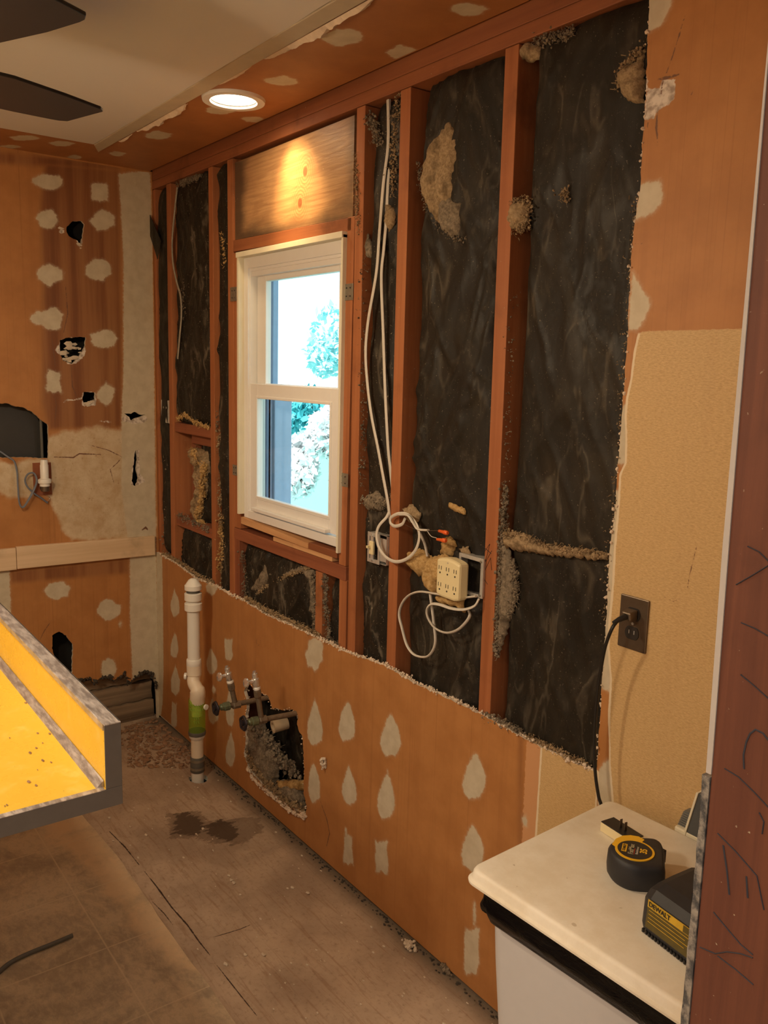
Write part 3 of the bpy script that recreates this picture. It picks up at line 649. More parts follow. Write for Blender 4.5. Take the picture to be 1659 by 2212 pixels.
vin = sheet('vinyl_tiles', vl+[(3.3, YB), (0, YB)], [], lambda u, v, d: (u, v, .003-d), .003, .08, .008, dict(wash=vlit), [M['vinyl'], M['ply']], floor)

# ------------------------------------------------------------------ rest of the shell
paint = plain('tan_paint', (.55, .40, .24), .7, 0, .05, 3)
wall_out = MB()
wx0, wx1, wz0, wz1 = .81, 1.485, 1.075, 2.03
wall_out.box(-.12, wx0, .105, .125, 0, 2.6).box(wx1, 3.4, .105, .125, 0, 2.6).box(wx0, wx1, .105, .125, 0, wz0).box(wx0, wx1, .105, .125, wz1, 2.6)
wall_out.box(3.2, 6.2, 0, .10, 0, H)
struct(wall_out.build('wall_outer', wood('old_sheathing', (.10, .055, .03), (.18, .10, .055), 'x', .9)))
struct(MB().box(-.12, 6.3, YB-.1, YB, 0, H).build('wall_back', paint))
struct(MB().box(6.2, 6.3, YB, .1, 0, H).build('wall_far', paint))
struct(MB().box(-.3, 6.4, YB-.2, .3, H+.10, H+.16).build('roof', M['dark']))
struct(MB().box(-.13, -.12, YB, .13, 0, 2.6).box(-.12, 0, .0, .105, 0, .02).build('wall_left_outer', M['dark']))
w2 = MB(); w2.box(4.0, 5.2, YB, YB+.05, .95, 1.0).box(4.0, 5.2, YB, YB+.05, 2.0, 2.05).box(4.0, 4.06, YB, YB+.05, 1.0, 2.0).box(5.14, 5.2, YB, YB+.05, 1.0, 2.0).box(4.57, 4.63, YB, YB+.04, 1.0, 2.0)
struct(w2.build('added_window_frame', M['white_vinyl']))  # unseen frame added only to go with the cool fill light
# partition with the cut jamb the camera looks past
part = MB(); part.box(3.222, 3.312, -.668, .0, 0, H); part.box(3.312, 3.325, -.72, .0, 0, H); part.box(3.21, 3.325, -3.4, -2.35, 0, H); part.box(3.21, 3.325, -2.35, -.72, 2.1, H)
struct(part.build('wall_partition', paint))
zt = .6*0+WP(1535, 1668, -.72)[1]
t = thing('door_jamb', 'red-brown wooden jamb post with blue crayon scribbles at the right edge', 'post', (3.265, -.70, 0))
JP = lambda x, y: WP(x, y, -.7195)
q0 = JP(1579, 1130); q1 = JP(1539, 1650); q2 = JP(1489, 2212); q3 = JP(1662, 110)
MB().prism([(q2[0], 0), (3.315, 0), (3.315, 2.1), (q3[0], 2.1), (q3[0], q3[1]), (q0[0], q0[1]), (q1[0], q1[1]), (q2[0], q2[1])], lambda u, v, d: (u, d, v), -.7195, -.68).build('post', M['post'], t, bevel=.001)
e0 = JP(1650, 200); e1 = JP(1562, 1180); e2 = JP(1526, 1668)
MB().prism([(e2[0], e2[1]), (q1[0], e2[1]), (q1[0], q1[1]), (q0[0], q0[1]), (q3[0], q3[1]), (q3[0], H), (e0[0], H), (e0[0], e0[1]), (e1[0], e1[1])], lambda u, v, d: (u, d, v), -.7205, -.66).build('painted_edge', plain('grey_white_edge', (.50, .46, .43), .6), t)['label'] = 'pale painted plasterboard edge'
g = G('mottled_metal'); nn = g.noise(g.pos((1, 1, .7)), 90, 5, .65)
g.bump(nn, .8, .003); M['mottle'] = g.fin(g.mix(g.mapr(nn, .38, .62), (.10, .105, .115), (.40, .38, .35)), .5, .5)
f0 = JP(1518, 1672); f1 = JP(1513, 1760); f2 = JP(1471, 2212)
pl = rough_line([f0, f1, f2, (f2[0], 0)], .012, .0006, 3, False)
MB().prism(pl+[(q2[0]-.0006, 0), (q2[0]-.0006, q2[1]), (q1[0]-.0006, f0[1])], lambda u, v, d: (u, d, v), -.7205, -.66).build('bare_edge', M['mottle'], t)['label'] = 'mottled grey bare plasterboard edge'
MB().box(3.2085, 3.2215, -.66, 0, 0, H).build('kitchen_face', plain('tan_wallboard', (.5, .33, .15), .7), t)
strokes = [[(1615, 1180), (1640, 1192), (1670, 1222)], [(1590, 1263), (1625, 1243), (1670, 1215)], [(1601, 1345), (1630, 1357), (1670, 1380)], [(1600, 1457), (1630, 1482), (1670, 1518)],
    [(1607, 1661), (1606, 1630), (1612, 1603), (1620, 1585), (1632, 1576), (1648, 1584), (1670, 1612)], [(1565, 1660), (1595, 1678), (1630, 1712), (1670, 1755)], [(1541, 1970), (1570, 2005), (1600, 2040), (1635, 2070)],
    [(1512, 2046), (1545, 2060), (1570, 2056), (1600, 2060), (1635, 2072)], [(1550, 2065), (1590, 2095), (1640, 2138)], [(1562, 1826), (1570, 1880), (1577, 1950)], [(1612, 1893), (1616, 1955)],
    [(1550, 1800), (1590, 1840), (1635, 1892), (1655, 1990)], [(1640, 1755), (1650, 1775), (1645, 1810)]]
m = MB()
for s_ in strokes:
    q = [WP(x, y, -.7199) for x, y in s_]; pp = []
    for i in range(len(q)-1):
        for k in range(4): pp.append((q[i][0]+(q[i+1][0]-q[i][0])*k/4, -.7199, q[i][1]+(q[i+1][1]-q[i][1])*k/4))
    pp = [(a, b, c) for a, b, c in pp if a < 3.301]
    if len(pp) > 2: m.tube(pp, .0009, 5, .6)
m.build('crayon_marks', M['crayon'], t)

# ------------------------------------------------------------------ framing
def stud(px_top, px_bot, w, z0, z1, label, y0=.013, y1=.103, mat='stud', name='wall_stud', group='wall studs'):
    a = WP(*px_top, y0); b = WP(*px_bot, y0)
    k = (a[0]-b[0])/(a[1]-b[1]); xt = a[0]+k*(z1-a[1]); xb = a[0]+k*(z0-a[1])
    m = MB().hexa([(xb, y0, z0), (xb+w, y0, z0), (xb+w, y1, z0), (xb, y1, z0), (xt, y0, z1), (xt+w, y0, z1), (xt+w, y1, z1), (xt, y1, z1)])
    return m.build(name, M[mat], bevel=.0015, tagd=(label, 'stud', group))
PT = 2.3665
MB().box(0, .028, .013, .103, .042, PT).build('wall_stud', M['stud'], bevel=.0015, tagd=('corner stud in the angle where the end wall meets the stud wall', 'stud', 'wall studs'))
stud((359, 400), (371, 1290), .043, .042, PT, 'wall stud second from the corner, left of the small blocked opening, grey cable beside it')
stud((450, 400), (458, 1250), .036, .042, PT, 'wall stud on the right side of the small blocked opening')
stud((491, 400), (496, 1250), .043, .042, PT, 'king stud along the left side of the window')
stud((771, 240), (750, 1390), .041, .042, PT, 'king stud right of the window with two white cables hanging beyond it')
stud((866, 190), (834, 1435), .043, .042, PT, 'wall stud ringed by the loop of white cable')
stud((1092, 95), (1033, 1535), .043, .042, PT, 'rightmost exposed wall stud with the open metal box on its side')
stud((750, 500), (734, 1130), .037, 1.035, 2.075, 'shorter trimmer stud against the right side of the window', group='window trimmer studs')
MB().box(.756, .806, .014, .10, 1.035, 2.04).build('trimmer_stud', M['stud'], bevel=.0015, tagd=('short trimmer stud against the left side of the window', 'stud', 'window trimmer studs'))
MB().box(.757, .797, .014, .10, .042, .99).build('trimmer_stud', M['dark_z'], bevel=.0015, tagd=('dark short stud holding up the left end of the window sill plate', 'stud'))
MB().box(1.478, 1.519, .016, .10, .042, .99).build('trimmer_stud', M['stud'], bevel=.0015, tagd=('short stud holding up the right end of the window sill plate', 'stud'))
xc = WP(681, 1300, .016)[0]
MB().box(xc, xc+.040, .016, .10, .042, .985).build('cripple_stud', M['stud'], bevel=.0015, tagd=('short cripple stud under the middle of the window sill plate', 'stud'))
MB().box(0, 3.2, .013, .103, 2.403, H+.02).build('top_plate', M['plank_x'], bevel=.002, tagd=('upper of the two horizontal top plates, touching the ceiling', 'beam', 'top plates'))
MB().box(0, 3.2, .012, .103, 2.368, 2.402).build('top_plate', M['plank_x'], bevel=.002, tagd=('lower of the two horizontal top plates, resting on the studs', 'beam', 'top plates'))
MB().box(0, 3.2, .013, .103, 0, .041).build('bottom_plate', M['plank_x'], bevel=.002, tagd=('bottom plate along the floor inside the stud wall', 'beam'))
# pencil scribbles left on two studs
S6 = [o for o in COL.objects if o.name.startswith('wall_stud') and 'rightmost' in o.get('label', '')][0]
m = MB()
for st_ in ([(1044, 1195), (1058, 1175), (1048, 1215), (1062, 1190)], [(1046, 1235), (1060, 1205), (1062, 1232)], [(1043, 1180), (1061, 1196)], [(1045, 1250), (1053, 1262)]):
    m.tube([(WP(x, y, .0125)[0], .0126, WP(x, y, .0125)[1]) for x, y in st_], .0007, 5)
m.build('pencil_marks', M['slot'], S6)
# header board
g = G('header_board'); p = g.pos((1.2, 1, 11)); rings = g.wave(g.pos((.8, 1, 10)), 2.4, 7, 3, 'Z')
kn = [(1.235, 2.245), (1.205, 2.155)]
grain = g.noise(p, 3.2, 6, .6, 1.8)
col = g.mix(g.mapr(grain, .35, .65), (.36, .19, .085), (.48, .28, .13)); col = g.mix(g.math('MULTIPLY', g.mapr(rings, .55, .9), .25), col, (.27, .12, .05))
edge_noise = g.noise(g.pos((1, 1, 2)), 5, 4, .6)
for kx, kz in kn:
    n_ = g.new('ShaderNodeVectorMath'); n_.operation = 'DISTANCE'; g.lk(g.pos((1, 0, .9)), n_.inputs[0]); n_.inputs[1].default_value = (kx, 0, kz*.9)
    rr = n_.outputs['Value']; rw = g.math('SINE', g.math('MULTIPLY', rr, 620)); near = g.mapr(rr, .030, .075, 1, 0)
    col = g.mix(g.math('MULTIPLY', near, g.mapr(rw, -.2, .8, 0, .55)), col, (.30, .12, .04)); col = g.mix(g.mapr(rr, .009, .016, 1, 0), col, (.20, .075, .03))
edge = g.math('MULTIPLY', g.mapr(g.math('ADD', g.attr('dark'), g.math('MULTIPLY', g.math('SUBTRACT', edge_noise, .5), .10)), -.03, .05), .9)  # board darkens towards its left, right and bottom edges
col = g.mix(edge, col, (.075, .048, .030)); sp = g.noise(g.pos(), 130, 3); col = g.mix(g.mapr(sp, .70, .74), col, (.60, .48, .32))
g.bump(grain, .35, .003); M['header'] = g.fin(col, .42, 0, .5)
hd = [WP(498, 348, .022), WP(768, 243, .022), WP(765, 472, .022), WP(503, 518, .022)]; x0, x1 = .753, hd[1][0]-.004
ho = [(x0, 2.088), (x1, 2.077), (x1, 2.355), (x0, 2.352)]
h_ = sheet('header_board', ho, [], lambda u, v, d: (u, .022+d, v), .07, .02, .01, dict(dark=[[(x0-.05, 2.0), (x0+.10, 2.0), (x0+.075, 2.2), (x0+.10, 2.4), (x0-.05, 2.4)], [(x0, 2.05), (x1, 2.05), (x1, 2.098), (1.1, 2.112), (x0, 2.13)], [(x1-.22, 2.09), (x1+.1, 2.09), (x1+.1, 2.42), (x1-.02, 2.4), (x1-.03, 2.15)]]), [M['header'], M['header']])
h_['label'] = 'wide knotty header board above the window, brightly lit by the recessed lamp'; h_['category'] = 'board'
m = MB(); m.hexa([(.753, .013, 2.045), (1.512, .013, 2.035), (1.512, .09, 2.035), (.753, .09, 2.045), (.753, .013, 2.085), (1.512, .013, 2.074), (1.512, .09, 2.074), (.753, .09, 2.085)])
m.build('window_head_plate', M['plank_x'], bevel=.002, tagd=('flat red board between the header board and the window top', 'board'))
# sill plate below window, shims
a = WP(514, 1150, .013); b = WP(746, 1222, .013)
m = MB(); m.hexa([(.753, .013, .990), (1.517, .013, .988), (1.517, .10, .988), (.753, .10, .990), (.753, .013, 1.033), (1.517, .013, 1.034), (1.517, .10, 1.034), (.753, .10, 1.033)])
m.build('window_sill_plate', M['dark_x'], bevel=.002, tagd=('dusty dark sill plate running under the window', 'board'))
m = MB(); m.hexa([(.815, .012, 1.058), (1.30, .008, 1.052), (1.30, .08, 1.052), (.815, .08, 1.058), (.815, .012, 1.083), (1.30, .008, 1.068), (1.30, .08, 1.068), (.815, .08, 1.083)])
m.build('wood_shim', M['split'], tagd=('long splintered pale shim directly under the window frame', 'shim', 'shims under the window'))
m = MB().box(1.06, 1.44, .012, .085, 1.0355, 1.0505); m.build('wood_shim', M['split'], bevel=.001, tagd=('orange wood shim lying on the right part of the sill plate', 'shim', 'shims under the window'))
m = MB().box(1.30, 1.47, .010, .085, 1.0515, 1.073); m.build('wood_shim', M['plank_x'], bevel=.001, tagd=('short thick shim under the right corner of the window frame', 'shim', 'shims under the window'))
# small blocked opening, left bay
zl = WP(378, 912, .02)[1]; xr = .555
MB().box(.193, xr+.0, .018, .095, zl-.04, zl).build('blocking', M['dark_x'], bevel=.0015, tagd=('upper horizontal blocking with pink debris on it, left of the window', 'blocking', 'blocking left of the window'))
zb = WP(385, 1115, .02)[1]
MB().box(.193, xr, .018, .095, zb-.04, zb).build('blocking', M['dark_x'], bevel=.0015, tagd=('lower horizontal blocking closing the small opening left of the window', 'blocking', 'blocking left of the window'))
MB().box(.29, xr, .05, .095, zl-.082, zl-.044).build('blocking', M['dark_x'], bevel=.0015, tagd=('inner dark block set back just under the upper blocking', 'blocking', 'blocking left of the window'))
MB().box(.29, .328, .05, .095, zb+.002, zl-.084).build('blocking', M['dark_z'], bevel=.0015, tagd=('inner upright dark block inside the small opening', 'blocking', 'blocking left of the window'))

# ------------------------------------------------------------------ insulation
def facing_mesh(x0, x1, z0, z1, dep, bulge, amp, seed, mat, parent, name='paper_facing', tuck=.03):
    nx = max(6, int((x1-x0)/.0065)); nz = max(6, int((z1-z0)/.009))
    u = np.linspace(0, 1, nx+1); v = np.linspace(0, 1, nz+1); U, V = np.meshgrid(u, v)
    X = x0+U*(x1-x0); Z = z0+V*(z1-z0); s = seed*13.7
    w1 = fbm(X*5+s, Z*3+s, 3); w2 = fbm(X*4+s+40, Z*4+s, 3)
    Q = X-.45*Z; A = fbm(Q*8+w1*1.1+s, Z*1.8+w2*1.1, 2); r1 = 1-np.abs(2*A-1)
    B = fbm((X+.5*Z)*14+w2*1.2+s+9, Z*3+w1*1.2, 2); r2 = 1-np.abs(2*B-1)
    C = fbm(X*3+s+3, Z*2.2+s, 2)
    y = dep-bulge*np.sin(np.pi*U)**.7-amp*(r1**5*1.3+r2**6*.8+(C-.5)*1.0)
    e = np.minimum(U, 1-U)*(x1-x0); y += tuck*np.exp(-e/.010)
    e2 = np.minimum(V, 1-V)*(z1-z0); y += .02*np.exp(-e2/.02)
    y = np.clip(y, .0140, .098)
    vs = np.stack([X.ravel(), y.ravel(), Z.ravel()], 1)
    W_ = nx+1; fs = [(j*W_+i, j*W_+i+1, (j+1)*W_+i+1, (j+1)*W_+i) for j in range(nz) for i in range(nx)]
    m = MB(); m.v = [tuple(q) for q in vs.tolist()]; m.f = fs; m.mi = [0]*len(fs)
    return m.build(name, mat, parent, smooth=False)
def smooth_all(o): o.data.polygons.foreach_set('use_smooth', [True]*len(o.data.polygons))
def batt(x0, x1, z0, z1, label, dep=.042, bulge=.012, amp=.012, seed=1, mat='facing', tuck=.03):
    t = thing('insulation_batt', label, 'insulation', ((x0+x1)/2, .06, z0), 'black paper faced insulation between the studs')
    smooth_all(facing_mesh(x0, x1, z0, z1, dep, bulge, amp, seed, M[mat], t, tuck=tuck)); return t
def pad(poly, y0, h, mat, parent, seed, name='fiber_tuft', conv=None, step=.0055, rgh=.004, fn=None, fz=45):
    conv = conv or (lambda a, b: WP(a, b, y0)); P = rough_line([conv(*p) for p in poly], .006, rgh, seed)
    if fn is None: fn = lambda u, v, d: (u, y0+d, v)
    def disp(V):
        s = sdf(V, P); k = np.clip(s/.018, 0, 1)**.6; n = fbm(V[:, 0]*fz+seed*3, V[:, 1]*fz, 4); n2 = fbm(V[:, 0]*fz*3.2+seed, V[:, 1]*fz*3.2, 2)
        return h*k*(.35+1.0*n)+.007*(n2-.5)*k
    o = sheet(name, P, [], fn, .004, step, 0, {}, [M[mat]], parent, disp)
    return o
def fuzz(poly, y0, n, r, mat, parent, seed, name='fiber_tuft', sp=.004):
    """loose fibre clumps scattered along a pixel polyline at depth y0, with wisps"""
    sp = sp*(1.8 if n < 175 else 1.0); R = rng(seed); m = MB(); q = [np.array([WP(*p, y0)[0], y0, WP(*p, y0)[1]]) for p in poly]
    L = [np.linalg.norm(q[i+1]-q[i]) for i in range(len(q)-1)]; T = sum(L)
    for _ in range(int(n*1.9)):
        t = R.uniform(0, T); i = 0
        while i < len(L)-1 and t > L[i]: t -= L[i]; i += 1
        c = q[i]+(q[i+1]-q[i])*min(1, t/L[i])+np.array([R.gauss(0, sp), R.gauss(0, sp*.7), R.gauss(0, sp)])
        if R.random() < .62: m.chunk(c, r*R.uniform(.22, .85), R)
        else:
            d = np.array([R.gauss(0, 1), R.gauss(0, .8), R.gauss(0, 1)]); d = d/np.linalg.norm(d)*r*R.uniform(1.2, 2.6); e = np.array([R.gauss(0, 1) for _ in range(3)])*r*.6
            m.tube([c, c+d*.5+e, c+d], [.0009, .0007, .0003], 4)
    o = m.build(name, M[mat], parent)
    return o
# bays
bA = batt(.022, .147, .80, PT, 'narrow black paper batt beside the corner stud', .026, .006, .006, 1, 'facing', .01)
bB = batt(.190, .553, zl+.0, PT, 'dusty black paper batt above the small blocked opening', .034, .010, .010, 2, 'facing_dusty')
bB3 = batt(.190, .553, .70, zb-.042, 'crumpled black paper batt just under the lower blocking', .055, .022, .026, 4, 'facing_dusty')
bC = batt(.594, .710, .70, PT, 'narrow black paper batt left of the window with grey and yellow fluff', .034, .006, .010, 5, 'facing_dusty', .02)
bD = batt(.80, xc-.002, .70, .985, 'torn sagging black paper batt under the window', .042, .014, .012, 6, 'facing_dusty')
bE = batt(xc+.042, 1.476, .70, .985, 'small dark batt under the right corner of the window', .055, .012, .014, 7, 'facing_dusty', .02)
bF = batt(1.576, 1.734, .70, PT, 'black paper batt behind the two hanging white cables', .042, .010, .010, 8, 'facing_dusty', .02)
bG = batt(1.80, 2.122, .70, PT, 'dark batt with a large tan tear near its top', .040, .012, .010, 9, 'facing')
bH = batt(2.20, 2.60, .70, PT, 'wide black paper batt next to the orange wallboard on the right', .029, .008, .006, 10, 'facing', .035)
# exposed fibre and tufts
pad([(968, 262), (985, 285), (990, 335), (978, 375), (984, 410), (975, 430), (962, 440), (953, 480), (944, 478), (925, 450), (912, 420), (908, 385), (918, 350), (930, 310), (950, 290)], .022, .016, 'fiber', bG, 1)
pad([(944, 430), (975, 425), (998, 440), (996, 470), (990, 510), (975, 510), (955, 495), (946, 470)], .022, .013, 'fiber_grey', bG, 2)
fuzz([(905, 350), (910, 400), (925, 455), (950, 490), (985, 515), (1010, 522)], .024, 150, .004, 'fiber_grey', bG, 21, sp=.003)
pad([(970, 1085), (1002, 1098), (1004, 1112), (985, 1106), (968, 1095)], .018, .008, 'fiber_yellow', bG, 3, rgh=.002)
pad([(868, 1098), (890, 1090), (908, 1108), (900, 1130), (880, 1125)], .022, .012, 'fiber', bG, 4)
pad([(955, 1165), (975, 1160), (985, 1180), (975, 1205), (950, 1195)], .02, .014, 'fiber_yellow', bG, 5)
pad([(880, 1195), (905, 1185), (930, 1200), (925, 1240), (905, 1245), (880, 1215)], .012, .022, 'fiber_yellow', bG, 6)
pad([(925, 1205), (960, 1195), (975, 1215), (970, 1260), (940, 1285), (920, 1270), (917, 1235)], -.002, .026, 'fiber_yellow', bG, 7)
pad([(940, 1280), (1000, 1290), (1003, 1325), (985, 1310), (950, 1305)], .004, .018, 'fiber_yellow', bG, 8)
pad([(990, 1185), (1010, 1180), (1015, 1200), (1000, 1205)], .022, .010, 'fiber', bG, 9)
# bay H
pad([(1118, 100), (1140, 92), (1160, 95), (1170, 110), (1165, 128), (1145, 135), (1125, 125)], .026, .020, 'fiber', bH, 10)
fuzz([(1150, 92), (1190, 82), (1240, 68)], .022, 170, .005, 'fiber_grey', bH, 22, sp=.004)
pad([(1340, 150), (1370, 135), (1390, 115), (1391, 225), (1370, 225), (1345, 205), (1335, 180)], .012, .020, 'fiber', bH, 11)
fuzz([(1338, 185), (1355, 140), (1385, 110)], .012, 110, .006, 'fiber', bH, 23)
pad([(1105, 440), (1125, 428), (1143, 440), (1140, 480), (1122, 503), (1102, 490), (1098, 460)], .016, .022, 'fiber', bH, 12)
fuzz([(1108, 435), (1140, 435), (1140, 480), (1115, 500)], .012, 110, .005, 'fiber', bH, 24)
fuzz([(1215, 424), (1220, 420)], .012, 26, .0045, 'fiber', bH, 25)
pad([(1086, 1160), (1130, 1150), (1170, 1175), (1230, 1185), (1315, 1195), (1312, 1212), (1250, 1205), (1180, 1198), (1110, 1190), (1090, 1180)], .012, .018, 'fiber', bH, 13)
fuzz([(1090, 1150), (1130, 1160), (1180, 1182), (1250, 1190), (1312, 1200)], .008, 340, .006, 'fiber', bH, 26, sp=.0035)
pad([(1082, 1170), (1098, 1180), (1110, 1240), (1112, 1300), (1096, 1360), (1075, 1420), (1072, 1350), (1080, 1250)], .020, .012, 'fiber_grey', bH, 14)
fuzz([(1092, 1050), (1086, 1160), (1080, 1250), (1076, 1330), (1072, 1420)], .016, 380, .006, 'fiber_grey', bH, 27, sp=.005)
fuzz([(1108, 1210), (1114, 1290), (1098, 1330)], .016, 200, .006, 'fiber_grey', bH, 28, sp=.004)
fuzz([(1103, 640), (1099, 860), (1092, 1050)], .020, 50, .0035, 'fiber_grey', bH, 29)
fuzz([(1378, 420), (1362, 590), (1352, 760), (1340, 940), (1326, 1120), (1314, 1250), (1310, 1340)], .012, 160, .0035, 'fiber', bH, 30)
fuzz([(1045, 1548), (1090, 1566), (1128, 1588)], .010, 300, .006, 'fiber_grey', bH, 31, sp=.005)
fuzz([(1140, 1592), (1200, 1622), (1270, 1655)], .008, 260, .005, 'fiber', bH, 32, sp=.004)
# bay F
fuzz([(790, 250), (806, 265), (820, 310)], .024, 130, .006, 'fiber_grey', bF, 33, sp=.005)
fuzz([(858, 210), (855, 280), (850, 350), (848, 420)], .022, 170, .005, 'fiber', bF, 34, sp=.004)
pad([(835, 440), (850, 452), (852, 480), (840, 500), (830, 480)], .02, .016, 'fiber', bF, 35)
pad([(786, 490), (800, 520), (808, 550), (790, 560), (785, 530)], .03, .012, 'fiber_grey', bF, 36)
pad([(786, 1075), (815, 1060), (830, 1085), (820, 1105), (790, 1100)], .026, .016, 'fiber_grey', bF, 37)
fuzz([(786, 1080), (825, 1090), (842, 1075)], .02, 140, .006, 'fiber_grey', bF, 38)
fuzz([(786, 560), (782, 720), (784, 900), (782, 1050)], .022, 150, .0045, 'fiber_grey', bF, 39)
fuzz([(768, 330), (770, 400), (772, 470), (775, 500)], .010, 130, .004, 'fiber', bF, 40, sp=.003)
# below window
pad([(575, 1210), (600, 1240), (625, 1232), (665, 1220), (686, 1245), (684, 1330), (668, 1320), (672, 1260), (655, 1235), (625, 1245), (585, 1262), (560, 1280), (540, 1275), (560, 1245)], .030, .014, 'fiber_grey', bD, 41)
fuzz([(555, 1282), (590, 1258), (630, 1240), (670, 1225)], .022, 260, .005, 'fiber', bD, 42, sp=.004)
fuzz([(675, 1240), (682, 1290), (680, 1360)], .02, 180, .006, 'fiber_grey', bD, 43, sp=.005)
fuzz([(530, 1290), (570, 1315), (620, 1338), (690, 1372)], .008, 420, .006, 'fiber', bD, 44, sp=.004)
fuzz([(702, 1240), (704, 1320), (712, 1385), (735, 1395)], .02, 190, .006, 'fiber_grey', bE, 45, sp=.005)
fuzz([(520, 1190), (530, 1240), (526, 1290)], .02, 90, .005, 'fiber_grey', bD, 46)
# left bays
pad([(393, 380), (425, 372), (448, 385), (440, 400), (410, 405), (395, 425), (390, 400)], .036, .014, 'fiber_grey', bB, 47)
fuzz([(385, 400), (400, 395), (440, 380)], .024, 120, .005, 'fiber_grey', bB, 48)
fuzz([(384, 905), (400, 895), (420, 912), (452, 925)], .016, 230, .006, 'fiber_yellow', bB, 49, sp=.004)
fuzz([(386, 620), (396, 640), (398, 690), (400, 600)], .020, 60, .005, 'fiber_grey', bB, 50)
fuzz([(458, 520), (462, 620), (460, 760), (464, 860), (470, 925)], .022, 200, .0045, 'fiber_grey', bC, 51)
fuzz([(484, 500), (486, 560), (488, 575)], .028, 60, .006, 'fiber_yellow', bC, 52)
fuzz([(470, 920), (480, 1000), (476, 1090), (484, 1180), (480, 1260)], .028, 260, .007, 'fiber', bC, 53, sp=.007)
fuzz([(478, 1120), (482, 1180), (476, 1230)], .026, 160, .007, 'fiber_yellow', bC, 54, sp=.006)
fuzz([(354, 990), (366, 1000), (358, 1160), (365, 1195)], .03, 120, .007, 'fiber_grey', bA, 55, sp=.006)
fuzz([(352, 1195), (372, 1205), (400, 1222), (440, 1250), (462, 1258)], .010, 330, .006, 'fiber', bB3, 56, sp=.004)
tt = thing('insulation_batt', 'crumpled yellow and brown fluff stuffed inside the small framed opening', 'insulation', (.44, .06, zb), 'black paper faced insulation between the studs')
smooth_all(facing_mesh(.33, .553, zb, zl-.042, .075, .012, .02, 12, M['facing_dusty'], tt))
pad([(415, 965), (448, 975), (452, 1010), (448, 1060), (440, 1120), (425, 1130), (418, 1100), (428, 1060), (426, 1010), (412, 985)], .055, .03, 'fiber', tt, 57)
fuzz([(415, 970), (440, 1010), (436, 1080), (425, 1120), (440, 1140)], .036, 260, .012, 'fiber_yellow', tt, 58, sp=.007)
fuzz([(385, 1112), (420, 1130), (455, 1145)], .016, 150, .005, 'fiber_grey', tt, 59)
# dark batt inside the low pipe hole and its rubble
th = thing('insulation_batt', 'matted grey insulation rubble inside the torn pipe hole in the lower wallboard', 'insulation', (1.15, .07, .3), 'black paper faced insulation between the studs')
smooth_all(facing_mesh(.80, 1.47, .045, .69, .092, .004, .006, 13, M['facing'], th))
pad([c3(*p) for p in [(720, 1340), (860, 1340), (880, 1500), (940, 1520), (990, 1600), (960, 1800), (1150, 1800), (1180, 2080), (1050, 2050), (860, 1850), (720, 1640)]], .040, .035, 'fiber_grey', th, 60, step=.009)
pad([c3(*p) for p in [(950, 1810), (1160, 1800), (1165, 1880), (1000, 1880)]], .020, .016, 'fiber_yellow', th, 61)
fuzz([c3(*p) for p in [(730, 1600), (820, 1740), (900, 1840), (1000, 1920), (1150, 2040)]], .008, 330, .010, 'fiber', th, 62, sp=.009)
fuzz([c3(*p) for p in [(760, 1380), (850, 1450), (930, 1540), (980, 1640), (1100, 1740)]], .02, 260, .011, 'fiber_grey', th, 63, sp=.012)
m = MB(); q = WP(*c3(985, 1375), .03)
m.lathe([(.015, 0), (.0235, 0), (.0235, .055), (.015, .055), (.015, 0)], (q[0], -.002, q[1]), (.12, 1, .1))
m.f = m.f[:-2]; m.mi = m.mi[:-2]; m.mi = [0]*len(m.mi); m.lathe([(.0155, 0), (.0155, .004)], (q[0]+.001, .010, q[1]+.001), (.12, 1, .1), 20, 1); m.build('drain_stub', [plain('stained_pipe', (.46, .33, .20), .7, 0, .3), M['slot']], smooth=True, tagd=('open drain pipe end inside the torn hole in the lower wallboard', 'pipe'))
# flap of black paper at the corner
m = MB(); q = [WP(*p, -.01) for p in [(303, 470), (328, 478), (345, 520), (338, 560), (322, 510)]]
m.prism(q, lambda u, v, d: (max(u, .012), -.006+d, v), 0, .002)
m.build('paper_flap', M['facing'], bA)

# ------------------------------------------------------------------ window
w = thing('window_1', 'x', 'window', (1.148, .03, 1.085)); del w['label']; del w['category']; w['kind'] = 'structure'
X0, X1, Z0, Z1 = .807, 1.489, 1.083, 2.028
def frame(m, x0, x1, z0, z1, y0, y1, l, r, b, t_):
    m.box(x0, x0+l, y0, y1, z0, z1); m.box(x1-r, x1, y0, y1, z0, z1); m.box(x0+l, x1-r, y0, y1, z0, z0+b); m.box(x0+l, x1-r, y0, y1, z1-t_, z1); return m
m = MB(); m.box(X0, X0+.013, .0, .10, Z0+.012, Z1); m.box(X1-.010, X1, .0, .10, Z0-.01, Z1); m.box(X0, X1, -.004, .10, Z1-.010, Z1+.008)
m.build('window_jamb_liner', M['cream'], w, bevel=.001)
xi0, xi1 = X0+.013, X1-.010
m = MB(); frame(m, xi0, xi1, Z0, Z1-.010, .022, .10, .030, .030, .030, .038)
m.box(xi0, xi1, .034, .10, Z1-.075, Z1-.048)
m.build('window_frame', M['white_vinyl'], w, bevel=.002)
m = MB(); frame(m, xi0+.018, xi1-.018, Z0+.006, Z1-.028, .030, .098, .016, .016, .022, .030); m.build('window_track', M['white_vinyl'], w, bevel=.0015)
gx0, gx1 = .910, 1.388
m = MB(); frame(m, .854, 1.443, 1.118, 1.578, .030, .052, gx0-.854, 1.443-gx1, 1.172-1.118, .052); m.box(gx0-.008, gx1+.008, .026, .031, 1.168, 1.174)
frame(m, gx0-.010, gx1+.010, 1.162, 1.536, .027, .031, .010, .010, .010, .010)
m.build('lower_sash', M['white_vinyl'], w, bevel=.002)
m = MB(); m.box(.90, 1.40, .008, .031, 1.120, 1.133); m.build('lift_rail', M['white_vinyl'], w, bevel=.002)
